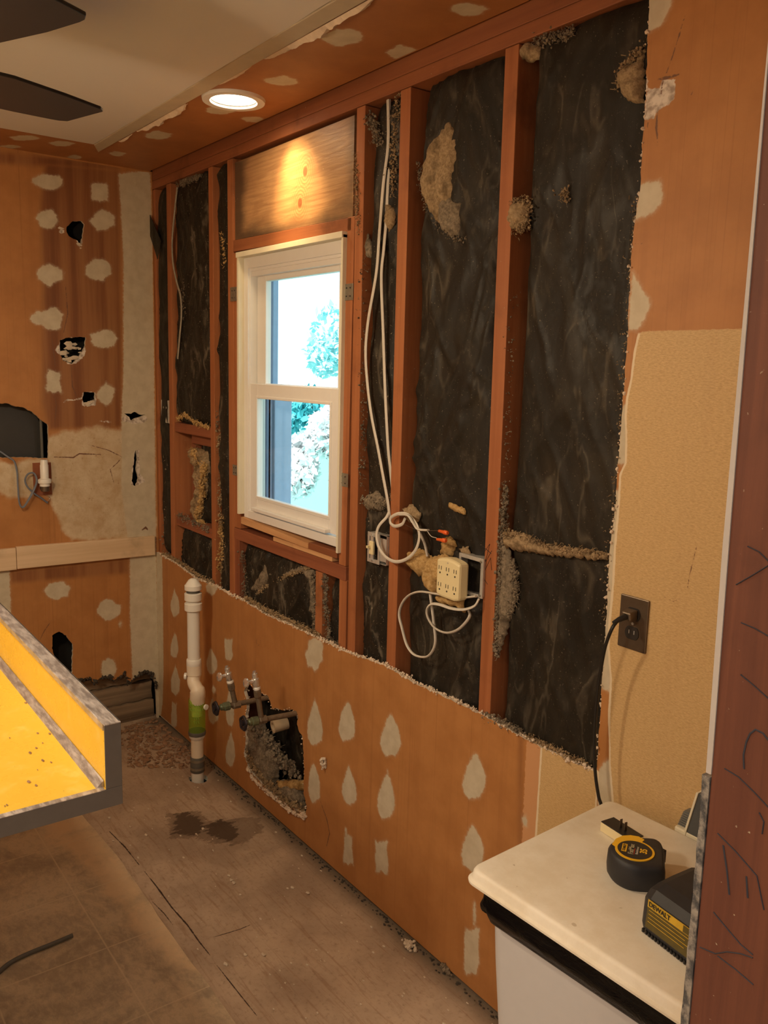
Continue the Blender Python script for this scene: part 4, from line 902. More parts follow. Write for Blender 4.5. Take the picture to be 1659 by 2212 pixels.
m = MB(); frame(m, .858, 1.440, 1.540, 1.975, .056, .078, .062, .052, .040, .040); m.build('upper_sash', M['white_vinyl'], w, bevel=.002)
g = G('window_glass'); nt = g.t; out = nt.nodes['Material Output']; tr = g.new('ShaderNodeBsdfTransparent'); gl = g.new('ShaderNodeBsdfGlossy'); gl.inputs['Roughness'].default_value = .02
tr.inputs[0].default_value = (.93, .97, .98, 1); mx = g.new('ShaderNodeMixShader'); mx.inputs[0].default_value = .07; g.lk(tr.outputs[0], mx.inputs[1]); g.lk(gl.outputs[0], mx.inputs[2]); g.lk(mx.outputs[0], out.inputs[0])
MB().add([(gx0-.004, .041, 1.168), (gx1+.004, .041, 1.168), (gx1+.004, .041, 1.530), (gx0-.004, .041, 1.530)], [(0, 1, 2, 3)]).build('glass_pane', g.m, w)
MB().add([(.916, .067, 1.576), (1.392, .067, 1.576), (1.392, .067, 1.938), (.916, .067, 1.938)], [(0, 1, 2, 3)]).build('glass_pane', g.m, w)
m = MB(); m.box(.838, .850, .030, .040, 1.58, 1.79); m.build('sash_stop', M['galv'], w)
# outer casing seen through the glass
m = MB(); frame(m, .79, 1.50, 1.06, 2.05, .126, .150, .055, .055, .05, .05); m.box(.79, .862, .126, .20, 1.06, 1.57); m.build('outer_casing', plain('sky_shade_casing', (.34, .45, .62), .5), w, bevel=.003)  # white vinyl; blue sky shade is painted into the casing colour
m = MB(); m.box(.868, .880, .084, .092, 1.13, 1.97); m.box(.905, .909, .084, .09, 1.13, 1.97); m.build('screen_track', plain('track_grey', (.16, .20, .30), .5), w)

# metal straps
def strap(pa, pb, y, label):
    a = WP(*pa, y); b = WP(*pb, y); x0, x1 = sorted((a[0], b[0])); z0, z1 = sorted((a[1], b[1]))
    t = thing('mounting_strap', label, 'metal strap', ((x0+x1)/2, y, z0), 'metal straps fixing the window')
    MB().box(x0, x1, y-.0015, y, z0, z1).build('plate', M['strap'], t, bevel=.0005)
    for i, (fx, fz) in enumerate(((.3, .25), (.7, .25), (.3, .75), (.7, .75))):
        MB().lathe([(.0022, 0), (.0022, .0012)], (x0+(x1-x0)*fx, y-.0015, z0+(z1-z0)*fz), (0, -1, 0), 8).build('screw_head', M['iron'], t)
strap((744, 614), (763, 648), .0125, 'perforated steel strap right of the upper window sash')
strap((733, 1020), (752, 1053), .0125, 'plain steel strap right of the lower window sash')
strap((498, 621), (512, 650), .0125, 'steel strap left of the upper window sash')
strap((503, 1003), (513, 1028), .0125, 'steel strap left of the lower window sash')

# ------------------------------------------------------------------ furring board on the end wall
def furring(y0, y1, ztl, ztr, zbl, zbr, label):
    MB().hexa([(.0, y0, zbl), (.020, y0, zbl), (.020, y1, zbr), (.0, y1, zbr), (.0, y0, ztl), (.020, y0, ztl), (.020, y1, ztr), (.0, y1, ztr)]).build('furring_board', M['pine'], bevel=.002, tagd=(label, 'board', 'pale boards across the end wall'))
a = EP(336, 1158, .02); b = EP(336, 1199, .02); c = EP(35, 1182, .02); d = EP(35, 1230, .02)
yc = c[0]
furring(yc+.001, -.012, c[1], a[1], d[1], b[1], 'long pale board nailed across the end wall, reaching the corner')
furring(-1.3, yc-.001, c[1]-.004, c[1]-.004, d[1]-.002, d[1]-.002, 'pale board end butting the long board on the left edge of the end wall')
# ------------------------------------------------------------------ cables
def spline(P, k=8):
    P = [np.array(p, float) for p in P]; Q = [2*P[0]-P[1]]+P+[2*P[-1]-P[-2]]; out = []
    for i in range(1, len(Q)-2):
        for j in range(k):
            t = j/k; a, b, c, d = Q[i-1], Q[i], Q[i+1], Q[i+2]
            out.append(.5*((2*b)+(-a+c)*t+(2*a-5*b+4*c-d)*t*t+(-a+3*b-3*c+d)*t**3))
    out.append(Q[-2]); return out
def W3(x, y, d): q = WP(x, y, d); return (q[0], d, q[1])
def cable(name, pts, r, mat, label=None, cat='cable', group=None, parent=None, flat=.62):
    P = spline([W3(*p) for p in pts]); return MB().tube(P, r, 8, flat).build(name, M[mat], parent, smooth=True, tagd=(label, cat, group) if (label and group) else ((label, cat) if label else None))
cable('electrical_cable', [(838, 216, .03), (839, 260, .025), (838, 320, .02), (828, 400, .012), (820, 500, .010), (813, 590, .008), (796, 690, .008), (790, 760, .008), (794, 830, .008), (803, 900, .008), (816, 965, .008), (828, 1030, .008), (838, 1085, .008), (842, 1120, .012)], .0056, 'cable',
      'white cable hanging right of the window, the one bowing out to the left', 'cable', 'white cables hanging between the studs')
cable('electrical_cable', [(841, 216, .035), (843, 300, .03), (838, 400, .022), (834, 480, .018), (829, 540, .014), (824, 600, .012), (828, 720, .012), (832, 840, .012), (838, 960, .012), (843, 1010, .016), (848, 1060, .03)], .0056, 'cable',
      'white cable hanging right of the window, the straighter of the pair', 'cable', 'white cables hanging between the studs')
# looped cable with wire nuts
t = thing('cable_loop', 'white cable looped around a stud, its bare ends capped with orange wire nuts', 'cable', W3(867, 1190, -.02))
c7p = lambda x, y, d: (x/3.813+740, y/3.813+900, d)
L1 = [(385, 780, .012), (360, 830, .0), (300, 900, -.012), (280, 980, -.016), (300, 1080, -.018), (360, 1160, -.018), (440, 1195, -.018), (530, 1170, -.018), (600, 1100, -.018), (630, 1010, -.018), (625, 930, -.016), (590, 860, -.012), (530, 805, -.010), (460, 800, -.008), (400, 830, -.004), (395, 875, -.004), (430, 902, -.008), (490, 885, -.012), (515, 840, -.014)]
cable('cable_run', [c7p(*p) for p in L1], .0048, 'cable', parent=t)
L2 = [(470, 808, -.014), (540, 815, -.02), (580, 870, -.02), (620, 925, -.018), (680, 935, -.016), (705, 935, -.016)]
cable('cable_run', [c7p(*p) for p in L2], .0050, 'cable', parent=t)
L3 = [(560, 840, -.006), (610, 910, -.002), (650, 985, .0), (680, 1060, .002), (700, 1150, .006)]
cable('cable_run', [c7p(*p) for p in L3], .0048, 'cable', parent=t)
cable('bare_wire', [c7p(*p) for p in [(700, 940, -.016), (740, 940, -.018), (800, 940, -.02)]], .0010, 'wirecopper', parent=t)
cable('bare_wire', [c7p(*p) for p in [(700, 945, -.016), (730, 985, -.018), (775, 1000, -.02)]], .0014, 'cable', parent=t)
cable('bare_wire', [c7p(*p) for p in [(505, 885, -.010), (580, 920, -.014), (690, 945, -.016)]], .0008, 'wirecopper', parent=t)
for (a, b) in (((790, 940, -.02), (866, 960, -.02)), ((775, 1010, -.02), (853, 1022, -.02))):
    A = np.array(W3(*c7p(*a))); B = np.array(W3(*c7p(*b))); L = np.linalg.norm(B-A)
    MB().lathe([(.004, 0), (.0058, .002), (.0060, L*.35), (.0048, L*.4), (.0036, L*.95), (.002, L)], B, A-B, 12).build('wire_nut', M['orange'], t, smooth=True)
# lower looped cable to the adapter
t = thing('cable_loop', 'white cable in two drooping loops under the six-outlet adapter', 'cable', W3(935, 1410, -.01))
L4 = [(1100, 1480, -.004), (1000, 1488, -.010), (880, 1478, -.014), (760, 1458, -.014), (640, 1442, -.012), (550, 1470, -.012), (490, 1540, -.014), (467, 1630, -.014), (490, 1740, -.016), (530, 1880, -.016), (590, 1960, -.016), (680, 1980, -.016), (735, 1940, -.014), (765, 1850, -.012), (752, 1700, -.010), (735, 1560, -.008), (722, 1460, -.006)]
cable('cable_run', [c7p(*p) for p in L4], .0048, 'cable', parent=t)
L5 = [(1125, 1500, .0), (1085, 1560, -.008), (1000, 1588, -.014), (900, 1580, -.018), (800, 1548, -.02), (730, 1545, -.02), (695, 1590, -.02), (705, 1660, -.02), (760, 1740, -.018), (850, 1780, -.016), (940, 1760, -.012), (1010, 1700, -.006), (1048, 1640, .0), (1040, 1600, .01)]
cable('cable_run', [c7p(*p) for p in L5], .0048, 'cable', parent=t)
cable('electrical_cable', [(383, 405, .02), (378, 450, .012), (372, 520, .010), (374, 570, .010), (382, 610, .010), (390, 640, .010), (392, 680, .010), (388, 730, .010), (384, 775, .010)], .0056, 'cable_dusty', 'dusty grey cable stapled down the stud left of the window', 'cable')
bpy.data.objects[-1] if False else None
# knot hole where the cable enters
# ------------------------------------------------------------------ switch box
def obx(m, x0, x1, y0, y1, z0, z1, th=.0016):
    m.box(x0, x0+th, y0, y1, z0, z1); m.box(x1-th, x1, y0, y1, z0, z1); m.box(x0, x1, y0, y1, z0, z0+th); m.box(x0, x1, y0, y1, z1-th, z1); m.box(x0, x1, y1-th, y1, z0, z1); return m
sx0, sx1, sz0, sz1 = 1.648, 1.735, 1.082, 1.170
t = thing('switch_box', 'galvanised electrical box with an ivory toggle switch, left of the cable loop', 'electrical box', (sx0+.04, .02, sz0))
obx(MB(), sx0+.005, sx1, .006, .045, sz0, sz1).build('box_shell', M['galv'], t)
m = MB(); frame(m, sx0-.002, sx1-.03, sz0-.002, sz1, .001, .005, .010, .008, .012, .012); m.box(sx1-.03, sx1, .004, .0058, sz0+.01, sz1-.01); m.build('cover_ring', M['galv'], t, bevel=.001)
m = MB(); m.box(1.660, 1.680, -.004, .004, 1.105, 1.145); sw = m.build('switch_body', M['ivory'], t, bevel=.002)
MB().box(1.6625, 1.6695, -.016, -.003, 1.124, 1.132).build('toggle', M['ivory'], sw, bevel=.0015)
m = MB(); m.box(1.664, 1.678, -.001, .003, sz0+.004, sz1-.004); m.build('yoke', M['galv'], t)
for z in (sz0+.008, sz1-.008): MB().lathe([(.004, 0), (.004, .003)], (1.671, -.001, z), (0, -1, 0), 12).build('screw_head', M['galv'], t)
# metal box on left
a = WP(343, 862, .03); b = WP(365, 916, .03)
t = thing('junction_box', 'small galvanised junction box between the corner stud and the next stud', 'electrical box', ((a[0]+b[0])/2, .04, b[1]))
MB().box(.045, .146, .016, .05, b[1]+.005, a[1]).build('box_shell', M['galv'], t, bevel=.002)
for i in range(2): MB().lathe([(.005, 0), (.005, .003)], (.08+.03*i, .016, (a[1]+b[1])/2+.02), (0, -1, 0), 12).build('screw_head', M['strap'], t)
# ------------------------------------------------------------------ open box + six-outlet adapter
t = thing('junction_box', 'open galvanised box on the stud behind the six-outlet adapter', 'electrical box', (2.11, .02, 1.085))
obx(MB(), 2.050, 2.137, .010, .055, 1.082, 1.180).build('box_shell', M['galv'], t)
m = MB(); frame(m, 2.047, 2.139, 1.080, 1.182, .004, .0095, .008, .010, .008, .010); m.build('mounting_rim', M['galv'], t, bevel=.001)
for z in (1.088, 1.174): MB().lathe([(.003, 0), (.003, .003)], (2.131, .004, z), (0, -1, 0), 10).build('screw_head', M['strap'], t)
ax0, ax1, az0, az1, ay = 2.008, 2.098, 1.066, 1.168, -.038
t = thing('outlet_adapter', 'ivory six-outlet wall adapter hanging in front of the open metal box', 'adapter', ((ax0+ax1)/2, -.02, az0))
pl = [(ax0, az0+.004), (ax0+.02, az0), (ax1-.02, az0-.001), (ax1, az0+.004), (ax1, az1-.004), (ax1-.02, az1+.001), ((ax0+ax1)/2, az1+.004), (ax0+.02, az1+.001), (ax0, az1-.004)]
MB().prism(pl, lambda u, v, d: (u, d, v), ay, -.004).build('adapter_body', M['ivory'], t, bevel=.007)
for r_ in (0, 1):
    for c_ in range(3):
        cx = ax0+.016+.029*c_; cz = az0+.030+.044*r_
        m = MB(); m.box(cx-.0055, cx-.0038, ay-.0006, ay+.001, cz-.002, cz+.008); m.box(cx+.0038, cx+.0055, ay-.0006, ay+.001, cz-.002, cz+.008)
        m.lathe([(.0024, 0), (.0024, .0006)], (cx, ay, cz-.010), (0, -1, 0), 12); m.build('outlet', M['slot'], t)
MB().lathe([(.002, 0), (.002, .0008)], ((ax0+ax1)/2, ay, az1-.008), (0, -1, 0), 10).build('screw_head', M['galv'], t)
# ------------------------------------------------------------------ wall outlet with cord
t = thing('wall_outlet', 'brown steel duplex outlet plate on the tan wallpaper', 'outlet', (2.598, 0, 1.082))
m = MB(); m.box(2.563, 2.633, -.0045, 0, 1.082, 1.194); m.build('cover_plate', M['plate'], t, bevel=.002)
for z in (1.158, 1.118):
    m = MB(); R_ = [(2.598+.0172*math.cos(a*math.pi/12), z+max(-.0135, min(.0135, .0172*math.sin(a*math.pi/12)))) for a in range(24)]
    m.prism(R_, lambda u, v, d: (u, d, v), -.0062, -.004); s_ = m.build('socket', M['slot'], t, bevel=.0006)
    m = MB(); m.box(2.5905, 2.5925, -.0066, -.006, z-.002, z+.006); m.box(2.603, 2.605, -.0066, -.006, z-.002, z+.006); m.build('contact_slots', M['galv'], s_)
MB().lathe([(.003, 0), (.003, .001)], (2.598, -.0045, 1.138), (0, -1, 0), 12).build('screw_head', M['galv'], t)
t = thing('power_cord', 'black power cord plugged into the wall outlet and trailing down behind the bin', 'cord', (2.58, -.03, .7))
m = MB(); m.hexa([(2.585, -.030, 1.149), (2.611, -.030, 1.149), (2.611, -.0068, 1.146), (2.585, -.0068, 1.146), (2.587, -.030, 1.166), (2.609, -.030, 1.166), (2.611, -.0068, 1.170), (2.585, -.0068, 1.170)])
pg = m.build('plug', M['plate'], t, bevel=.003)
MB().tube([(2.598, -.030, 1.157), (2.594, -.045, 1.152), (2.588, -.056, 1.145)], [.0065, .0055, .0038], 10).build('strain_relief', M['black'], pg, smooth=True)
def W3p(x, y, d): return W3(x, y, d)
q = [(2.592, -.045, 1.151)]+[W3p(*p) for p in [(1322, 1358, -.062), (1308, 1395, -.060), (1299, 1440, -.055), (1292, 1490, -.052), (1286, 1550, -.050), (1284, 1610, -.048), (1286, 1670, -.046), (1293, 1720, -.044), (1300, 1752, -.042)]]
e = q[-1]; q += [(e[0]+.01, -.036, e[2]-.12), (e[0]+.03, -.034, .30), (e[0]+.03, -.033, .02)]
MB().tube(spline(q), .0036, 8).build('flex', M['cord'], t, smooth=True)

# ------------------------------------------------------------------ PVC stand pipe
PY = -.1
def pz(py_, px_=425): return WP(px_, py_, PY)[1]
cx = WP(418, 1350, PY)[0]; cx2 = WP(426, 1600, PY)[0]
t = thing('standpipe', 'white plastic drain standpipe with domed cap rising from the floor', 'pipe', (cx2, PY, 0))
def seg(name, a, b, prof, mat, x=cx, parent=t, lab=None):
    z0, z1 = pz(b), pz(a); h = z1-z0
    o = MB().lathe([(r, z0+f*h) for r, f in prof], (x, PY, 0)).build(name, M[mat], parent, smooth=True)
    if lab: o['label'] = lab
    return o
cap = seg('cap', 1253, 1278, [(.030, 0), (.033, .02), (.033, .40), (.030, .45), (.018, .85), (.010, .97), (.002, 1)], 'pvc', lab='domed white cap with faded pink mark')
MB().lathe([(.0095, 0), (.007, .0012)], (cx+.006, PY-.008, pz(1257)), (.5, -.6, .9), 10).build('cap_mark', plain('pink_stamp', (.75, .33, .25), .5), cap)
seg('valve_neck', 1276, 1288, [(.026, 0), (.026, 1)], 'rubber')
seg('coupling', 1284, 1301, [(.030, 0), (.0335, .08), (.0335, .92), (.030, 1)], 'pvc')
seg('coupling', 1304, 1323, [(.029, 0), (.034, .10), (.034, .85), (.027, 1)], 'pvc')
seg('pipe_section', 1298, 1432, [(.0245, 0), (.0245, 1)], 'pvc')
seg('collar', 1427, 1441, [(.028, 0), (.029, .1), (.029, .9), (.027, 1)], 'pvc')
zA, zB, zC, zD = pz(1440), pz(1462), pz(1490), pz(1515)
MB().tube(spline([(cx, PY, zA), (cx+.001, PY, zB), (cx+.010, PY-.006, (zB+zC)/2), (cx2+.012, PY-.002, zC), (cx2+.004, PY, zD)]), [.029]*9+[.0255]*14+[.030]*10, 20).build('offset_elbow', M['pvc_old'], t, smooth=True)['label'] = 'creamier offset elbow'
MB().lathe([(.012, 0), (.014, .002), (.014, .010), (.010, .012)], (cx-.026, PY-.018, zB-.01), (-.5, -.7, 0), 14).build('cleanout_plug', M['pvc'], t, smooth=True)
MB().lathe([(.011, 0), (.011, .008)], (cx2+.030, PY+.022, pz(1524)), (1, .4, 0), 14).build('cleanout_plug', M['pvc'], t, smooth=True)
# see-through green sleeve with raised (unreadable) moulding
g = G('clear_green_plastic'); tr = g.new('ShaderNodeBsdfTransparent'); tr.inputs[0].default_value = (.80, .96, .40, 1); df = g.new('ShaderNodeBsdfPrincipled'); df.inputs['Base Color'].default_value = (.42, .68, .10, 1); df.inputs['Roughness'].default_value = .2
mx = g.new('ShaderNodeMixShader'); mx.inputs[0].default_value = .26; g.lk(tr.outputs[0], mx.inputs[1]); g.lk(df.outputs[0], mx.inputs[2]); g.lk(mx.outputs[0], g.t.nodes['Material Output'].inputs[0])
seg('inner_sleeve', 1512, 1545, [(.021, 0), (.021, 1)], 'pvc_old', cx2)
zS0, zS1 = pz(1580), pz(1508)
sl = MB().lathe([(.031, zS0), (.0325, zS0+.003), (.0325, zS1-.004), (.031, zS1)], (cx2, PY, 0)); sl.f = sl.f[:-2]; sl.mi = sl.mi[:-2]; sl = sl.build('green_sleeve', g.m, t, smooth=True); sl['label'] = 'see-through green test sleeve with raised lettering'
m = MB(); R = rng(4); gd = plain('green_moulding', (.30, .56, .08), .4)
for k in range(5):      # worn moulded pattern facing the room
    zz = zS1-.02-.017*k
    for j in range(-3 if k < 2 else -1, 4 if k < 2 else 2):
        an = math.radians(-28+15*j); r_ = .0332; c_ = (cx2+r_*math.cos(an), PY+r_*math.sin(an), zz)
        m.tube([(c_[0]-.002, c_[1]-.001, zz+.004), (c_[0]+.001, c_[1], zz+.005), (c_[0], c_[1], zz), (c_[0]+.002, c_[1]+.001, zz-.005)], .0009, 5)
m.build('raised_lettering', gd, sl)
seg('sleeve_gasket', 1577, 1585, [(.034, 0), (.0345, .3), (.0345, .8), (.033, 1)], 'rubber', cx2)
seg('sleeve_base', 1584, 1594, [(.026, 0), (.031, .4), (.033, 1)], 'pvc', cx2)
seg('pipe_section', 1590, 1640, [(.0245, 0), (.0245, 1)], 'pvc_old', cx2)
rc = seg('rubber_coupling', 1632, 1664, [(.027, 0), (.0285, .05), (.0285, .95), (.027, 1)], 'rubber', cx2, lab='dark rubber coupling')
for a_, b_ in ((1636, 1641), (1653, 1658)):
    o = seg('hose_clamp', a_, b_, [(.0295, 0), (.0295, 1)], 'strap', cx2, rc)
z0 = pz(1650); MB().lathe([(.0245, -.05), (.0245, z0)], (cx2, PY, 0)).build('pipe_section', M['pvc'], t, smooth=True)

# ------------------------------------------------------------------ supply stubs with valves
def supply(x0, p_hole, p_end, p_riser, p_valve, label, handle_px, extra=0):
    def X(px_, py_): h = hit(px_, py_, 0, x0); return np.array([x0, h[1], h[2]])
    A = X(*p_hole); B = X(*p_end); C = X(*p_riser); V = X(*p_valve)
    A2 = A.copy(); A2[1] = .06; A2[2] = A[2]
    t = thing('water_supply_pipe', label, 'pipe', (x0, B[1], min(B[2], A[2])), 'water supply stubs with valves')
    ax = (B-A)/np.linalg.norm(B-A)
    MB().tube([A2, A, B-ax*.035], .0095, 14).build('stub_pipe', M['oldpipe'], t, smooth=True)
    MB().lathe([(.011, -.03), (.0145, -.028), (.0145, -.004), (.011, 0)], C, ax, 8).build('tee_fitting', M['oldpipe'], t, smooth=False)
    MB().lathe([(.010, -.05), (.0155, -.048), (.0155, -.028), (.012, -.026), (.012, -.016), (.008, -.012), (.0045, 0)], B, ax, 10).build('stem_valve', M['brassy'], t, smooth=False)
    m = MB(); n = 26; u1 = np.cross(ax, (1, 0, 0)); u1 /= np.linalg.norm(u1); u2 = np.cross(ax, u1); c = B+ax*.004
    ring = [c+(.021+.0016*math.cos(5*2*math.pi*k/n))*(math.cos(2*math.pi*k/n)*u1+math.sin(2*math.pi*k/n)*u2) for k in range(n+1)]
    m.tube(ring, .0046, 8)
    for k in range(5): d = math.cos(2*math.pi*k/5)*u1+math.sin(2*math.pi*k/5)*u2; m.tube([c-ax*.002, c+d*.02], .0038, 6)
    m.lathe([(.007, -.006), (.007, .006)], c, ax, 10); m.build('wheel_handle', M['iron'], t, smooth=True)
    R0 = C-ax*.012; up = V-R0; L = np.linalg.norm(up); un = up/L
    MB().tube([R0, R0+un*(L-.045)], .0092, 14).build('riser', M['oldpipe'], t, smooth=True)
    MB().lathe([(.011, L-.075), (.0135, L-.07), (.0135, L-.05), (.011, L-.045)], R0, un, 6).build('union_nut', M['oldpipe'], t)
    MB().lathe([(.0105, L-.046), (.0125, L-.044), (.0125, L-.038), (.0105, L-.036)], R0, un, 16).build('thread_seal', M['pvc'], t)
    vb = MB().lathe([(.0095, L-.036), (.0125, L-.032), (.0125, L-.006), (.0095, L-.003), (.0095, L+.012), (.006, L+.012), (.006, L+.02)], R0, un, 18).build('stop_valve', M['chrome'], t, smooth=True)
    c = R0+un*(L-.015); MB().tube([c, c-np.array([0, .026, -.001])], .0062, 12).build('valve_stem', M['chrome'], vb, smooth=True)
    hc = c-np.array([0, .034, 0]); MB().lathe([(.004, -.008), (.012, -.005), (.0165, 0), (.015, .005), (.006, .008)], hc, (0, -1, .15), 18).build('valve_handle', M['chrome'], t, smooth=True)
supply(WP(577, 1507)[0], (577, 1507), (468, 1530), (502, 1524), (492, 1450), 'corroded supply pipe with black wheel handle and chrome valve, left of the pair', None)
supply(WP(639, 1541)[0], (639, 1541), (528, 1562), (558, 1556), (551, 1462), 'corroded supply pipe with black wheel handle and chrome valve, right of the pair', None)

# ------------------------------------------------------------------ end wall: white valve and grey cable
def E3(x, y, d): h = hit(x, y, 0, d); return (d, h[1], h[2])
t = thing('air_valve', 'small white plastic pipe valve standing out from the end wall', 'valve', E3(96, 1060, .03))
a = np.array(E3(97, 993, .045)); b = np.array(E3(97, 1050, .045)); Lz = a[2]-b[2]
MB().lathe([(.020, 0), (.020, .010), (.0255, .013), (.0265, .022), (.0255, .028), (.0165, .032), (.0165, Lz-.022), (.0148, Lz-.020), (.0148, Lz-.004), (.012, Lz)], b, (0, 0, 1), 28).build('valve_body', M['pvc'], t, smooth=True)
MB().lathe([(.012, -.022), (.017, -.02), (.017, 0)], b, (0, 0, 1), 20).build('valve_seat', M['plate'], t, smooth=True)
MB().tube([b-np.array([0, 0, .012]), b-np.array([.05, 0, .014])], .010).build('pipe_stub', M['black'], t, smooth=True)
q0 = EP(70, 1000); q1 = EP(112, 1068)
m = MB(); m.box(-.002, .004, q0[0], q1[0], q1[1], q0[1]); m.build('backing_block', M['dark_z'], t)
ck = lambda x, y, d: (x/4.097, y/4.097+560, d)
MB().tube(spline([E3(*ck(*p)) for p in [(0, 1700, -.01), (75, 1752, .004), (125, 1790, .012), (150, 1880, .02), (158, 2000, .03), (170, 2150, .034), (200, 2195, .034), (240, 2150, .034), (300, 2040, .03), (325, 1960, .03), (300, 1895, .03), (250, 1900, .03), (222, 1950, .03), (240, 2010, .03), (300, 2070, .025), (360, 2110, .02), (420, 2155, .012)]]), .0052, 8, .7).build('electrical_cable', M['cable_grey'], smooth=True, tagd=('blue-grey cable looping on the end wall below the big round hole', 'cable'))
MB().tube(spline([E3(*ck(*p)) for p in [(415, 2150, .012), (440, 2120, .01), (430, 2100, .008)]]), .0012, 6).build('stray_wire', M['wirecopper'], smooth=True, tagd=('thin stray wire end at the tip of the blue-grey cable', 'wire'))

# ------------------------------------------------------------------ yellow counter
KX, KY, KZ = 2.273, -.960, .880
KT = KZ+.033; KU = 1.032; KI = -.987; KL = .95; KB = -1.80
base = thing('counter', 'yellow laminate counter end with metal edging and upright backsplash, at the left', 'counter', (1.6, -1.4, 0))
g = G('yellow_laminate'); n_ = g.noise(g.pos(), 3, 3); sm = g.noise(g.pos(), 14, 5, .7); f_ = g.noise(g.pos((1, 2, 1)), 75, 3, .6)
col = g.mix(n_, (.80, .51, .055), (.85, .57, .08)); col = g.mix(g.math('MULTIPLY', g.mapr(sm, .52, .75), .35), col, (.92, .76, .28)); col = g.mix(g.mapr(f_, .735, .76), col, (.33, .22, .06))
M['lam'] = g.fin(col, g.mapr(sm, .3, .7, .22, .42), 0, .5)
g = G('scuffed_aluminium'); n_ = g.noise(g.pos((2, 9, 9)), 10, 5, .7); M['alu'] = g.fin(g.mix(g.mapr(n_, .35, .65), (.36, .33, .33), (.66, .62, .61)), g.mapr(n_, .3, .7, .28, .5), .55)
M['alu_dark'] = plain('dark_metal_edge', (.17, .16, .155), .42, .35, .15)
MB().box(KL, KX-.002, KB, KI, KZ+.004, KT).build('worktop', M['lam'], base, bevel=.001)
MB().box(KL, KX-.002, KI, KY-.002, KZ+.004, KU-.002).build('backsplash', M['lam'], base)
m = MB(); m.box(KX-.002, KX, KB, KY, KZ, KT+.0015); m.box(KX-.002, KX, KI-.002, KY, KT+.0017, KU)
m.build('end_edging', M['alu_dark'], base, bevel=.0008)
MB().box(KX-.014, KX, KB, KI-.003, KT, KT+.0015).build('rim_trim', M['alu'], base, bevel=.0005)
MB().box(KL, KX+.0005, KI-.002, KY, KU-.002, KU).build('top_edging', M['alu'], base, bevel=.0008)
MB().box(KL, KX-.006, KI-.0025, KI, KU-.012, KU-.001).build('splash_lip', M['alu'], base)
MB().prism([(KI-.014, KT), (KI-.001, KT), (KI-.001, KT+.012), (KI-.004, KT+.010), (KI-.012, KT+.003)], lambda u, v, d: (d, u, v), KL, KX-.014).build('cove_trim', M['alu'], base)['label'] = 'pale cove strip at the foot of the backsplash'
MB().box(KL, KX-.004, KY-.002, KY, KZ, KU).build('back_edging', M['alu_dark'], base)
ch = MB(); R = rng(10)
for _ in range(46):
    x = R.uniform(1.45, 2.25); y = R.uniform(-1.16, -1.0); ch.chunk((x, y, KT+.001), R.uniform(.0012, .0035), R, 0, (1.8, .8, .3))
o = ch.build('wood_crumbs', M['rotchip'], tagd=('scattered brown crumbs on the yellow counter', 'debris')); o['kind'] = 'stuff'
m = MB(); m.box(KL+.05, 2.15, -1.78, -1.27, .0032, KZ+.004); m.build('cabinet_base', plain('cabinet_wood', (.4, .28, .16), .5), base)

# ------------------------------------------------------------------ trash can
LZ = .770
P1 = np.array(ZP(1008, 1872, LZ)); P2 = np.array(ZP(1318, 1722, LZ)); P4 = np.array(ZP(1482, 2215, LZ))
ey = (P2-P1); lw = np.linalg.norm(ey); ey = ey/lw; ex = np.array([ey[1], -ey[0]]); lx = .50
def rr(c, e1, e2, a, b, r, n=6):          # rounded rectangle, c = centre
    out = []
    for (sx, sy, a0) in ((1, 1, 0), (-1, 1, 90), (-1, -1, 180), (1, -1, 270)):
        for k in range(n+1):
            t_ = math.radians(a0+90*k/n); q = c+e1*(sx*(a-r)+r*math.cos(t_))+e2*(sy*(b-r)+r*math.sin(t_)); out.append((q[0], q[1]))
    return out
CC = P1+ey*lw/2+ex*lx/2
def loft(rings):      # rings: list of (poly, z)
    m = MB(); n = len(rings[0][0]); vs = [(x, y, z) for p, z in rings for x, y in p]
    fs = [(i*n+k, i*n+(k+1) % n, (i+1)*n+(k+1) % n, (i+1)*n+k) for i in range(len(rings)-1) for k in range(n)]
    m.add(vs, fs+[tuple(range(n))[::-1], tuple((len(rings)-1)*n+k for k in range(n))]); return m
t = thing('trash_can', 'tall grey-white kitchen bin with a flat cream lid', 'trash can', (CC[0], CC[1], 0))
HA, HB = lx/2, lw/2
loft([(rr(CC, ex, ey, HA, HB, .020), LZ-.026), (rr(CC, ex, ey, HA+.004, HB+.004, .024), LZ-.0255), (rr(CC, ex, ey, HA+.0045, HB+.0045, .024), LZ-.021), (rr(CC, ex, ey, HA-.001, HB-.001, .02), LZ-.0195), (rr(CC, ex, ey, HA-.003, HB-.003, .02), LZ-.006), (rr(CC, ex, ey, HA-.0055, HB-.0055, .02), LZ-.0015), (rr(CC, ex, ey, HA-.010, HB-.010, .02), LZ)]).build('lid', M['lid'], t, smooth=True)
loft([(rr(CC, ex, ey, HA-.075, HB-.065, .03), 0), (rr(CC, ex, ey, HA-.035, HB-.028, .035), .60), (rr(CC, ex, ey, HA-.028, HB-.022, .035), LZ-.026)]).build('bin_body', M['bin'], t, smooth=True)
# hinge lug at the back of the lid
q = np.array(ZP(1492, 1797, LZ)); MB().obox((q[0], q[1], LZ-.004), (.03, 0, 0), (0, .010, 0), (0, 0, .006)).build('lid_hinge', M['cream'], t, bevel=.003)
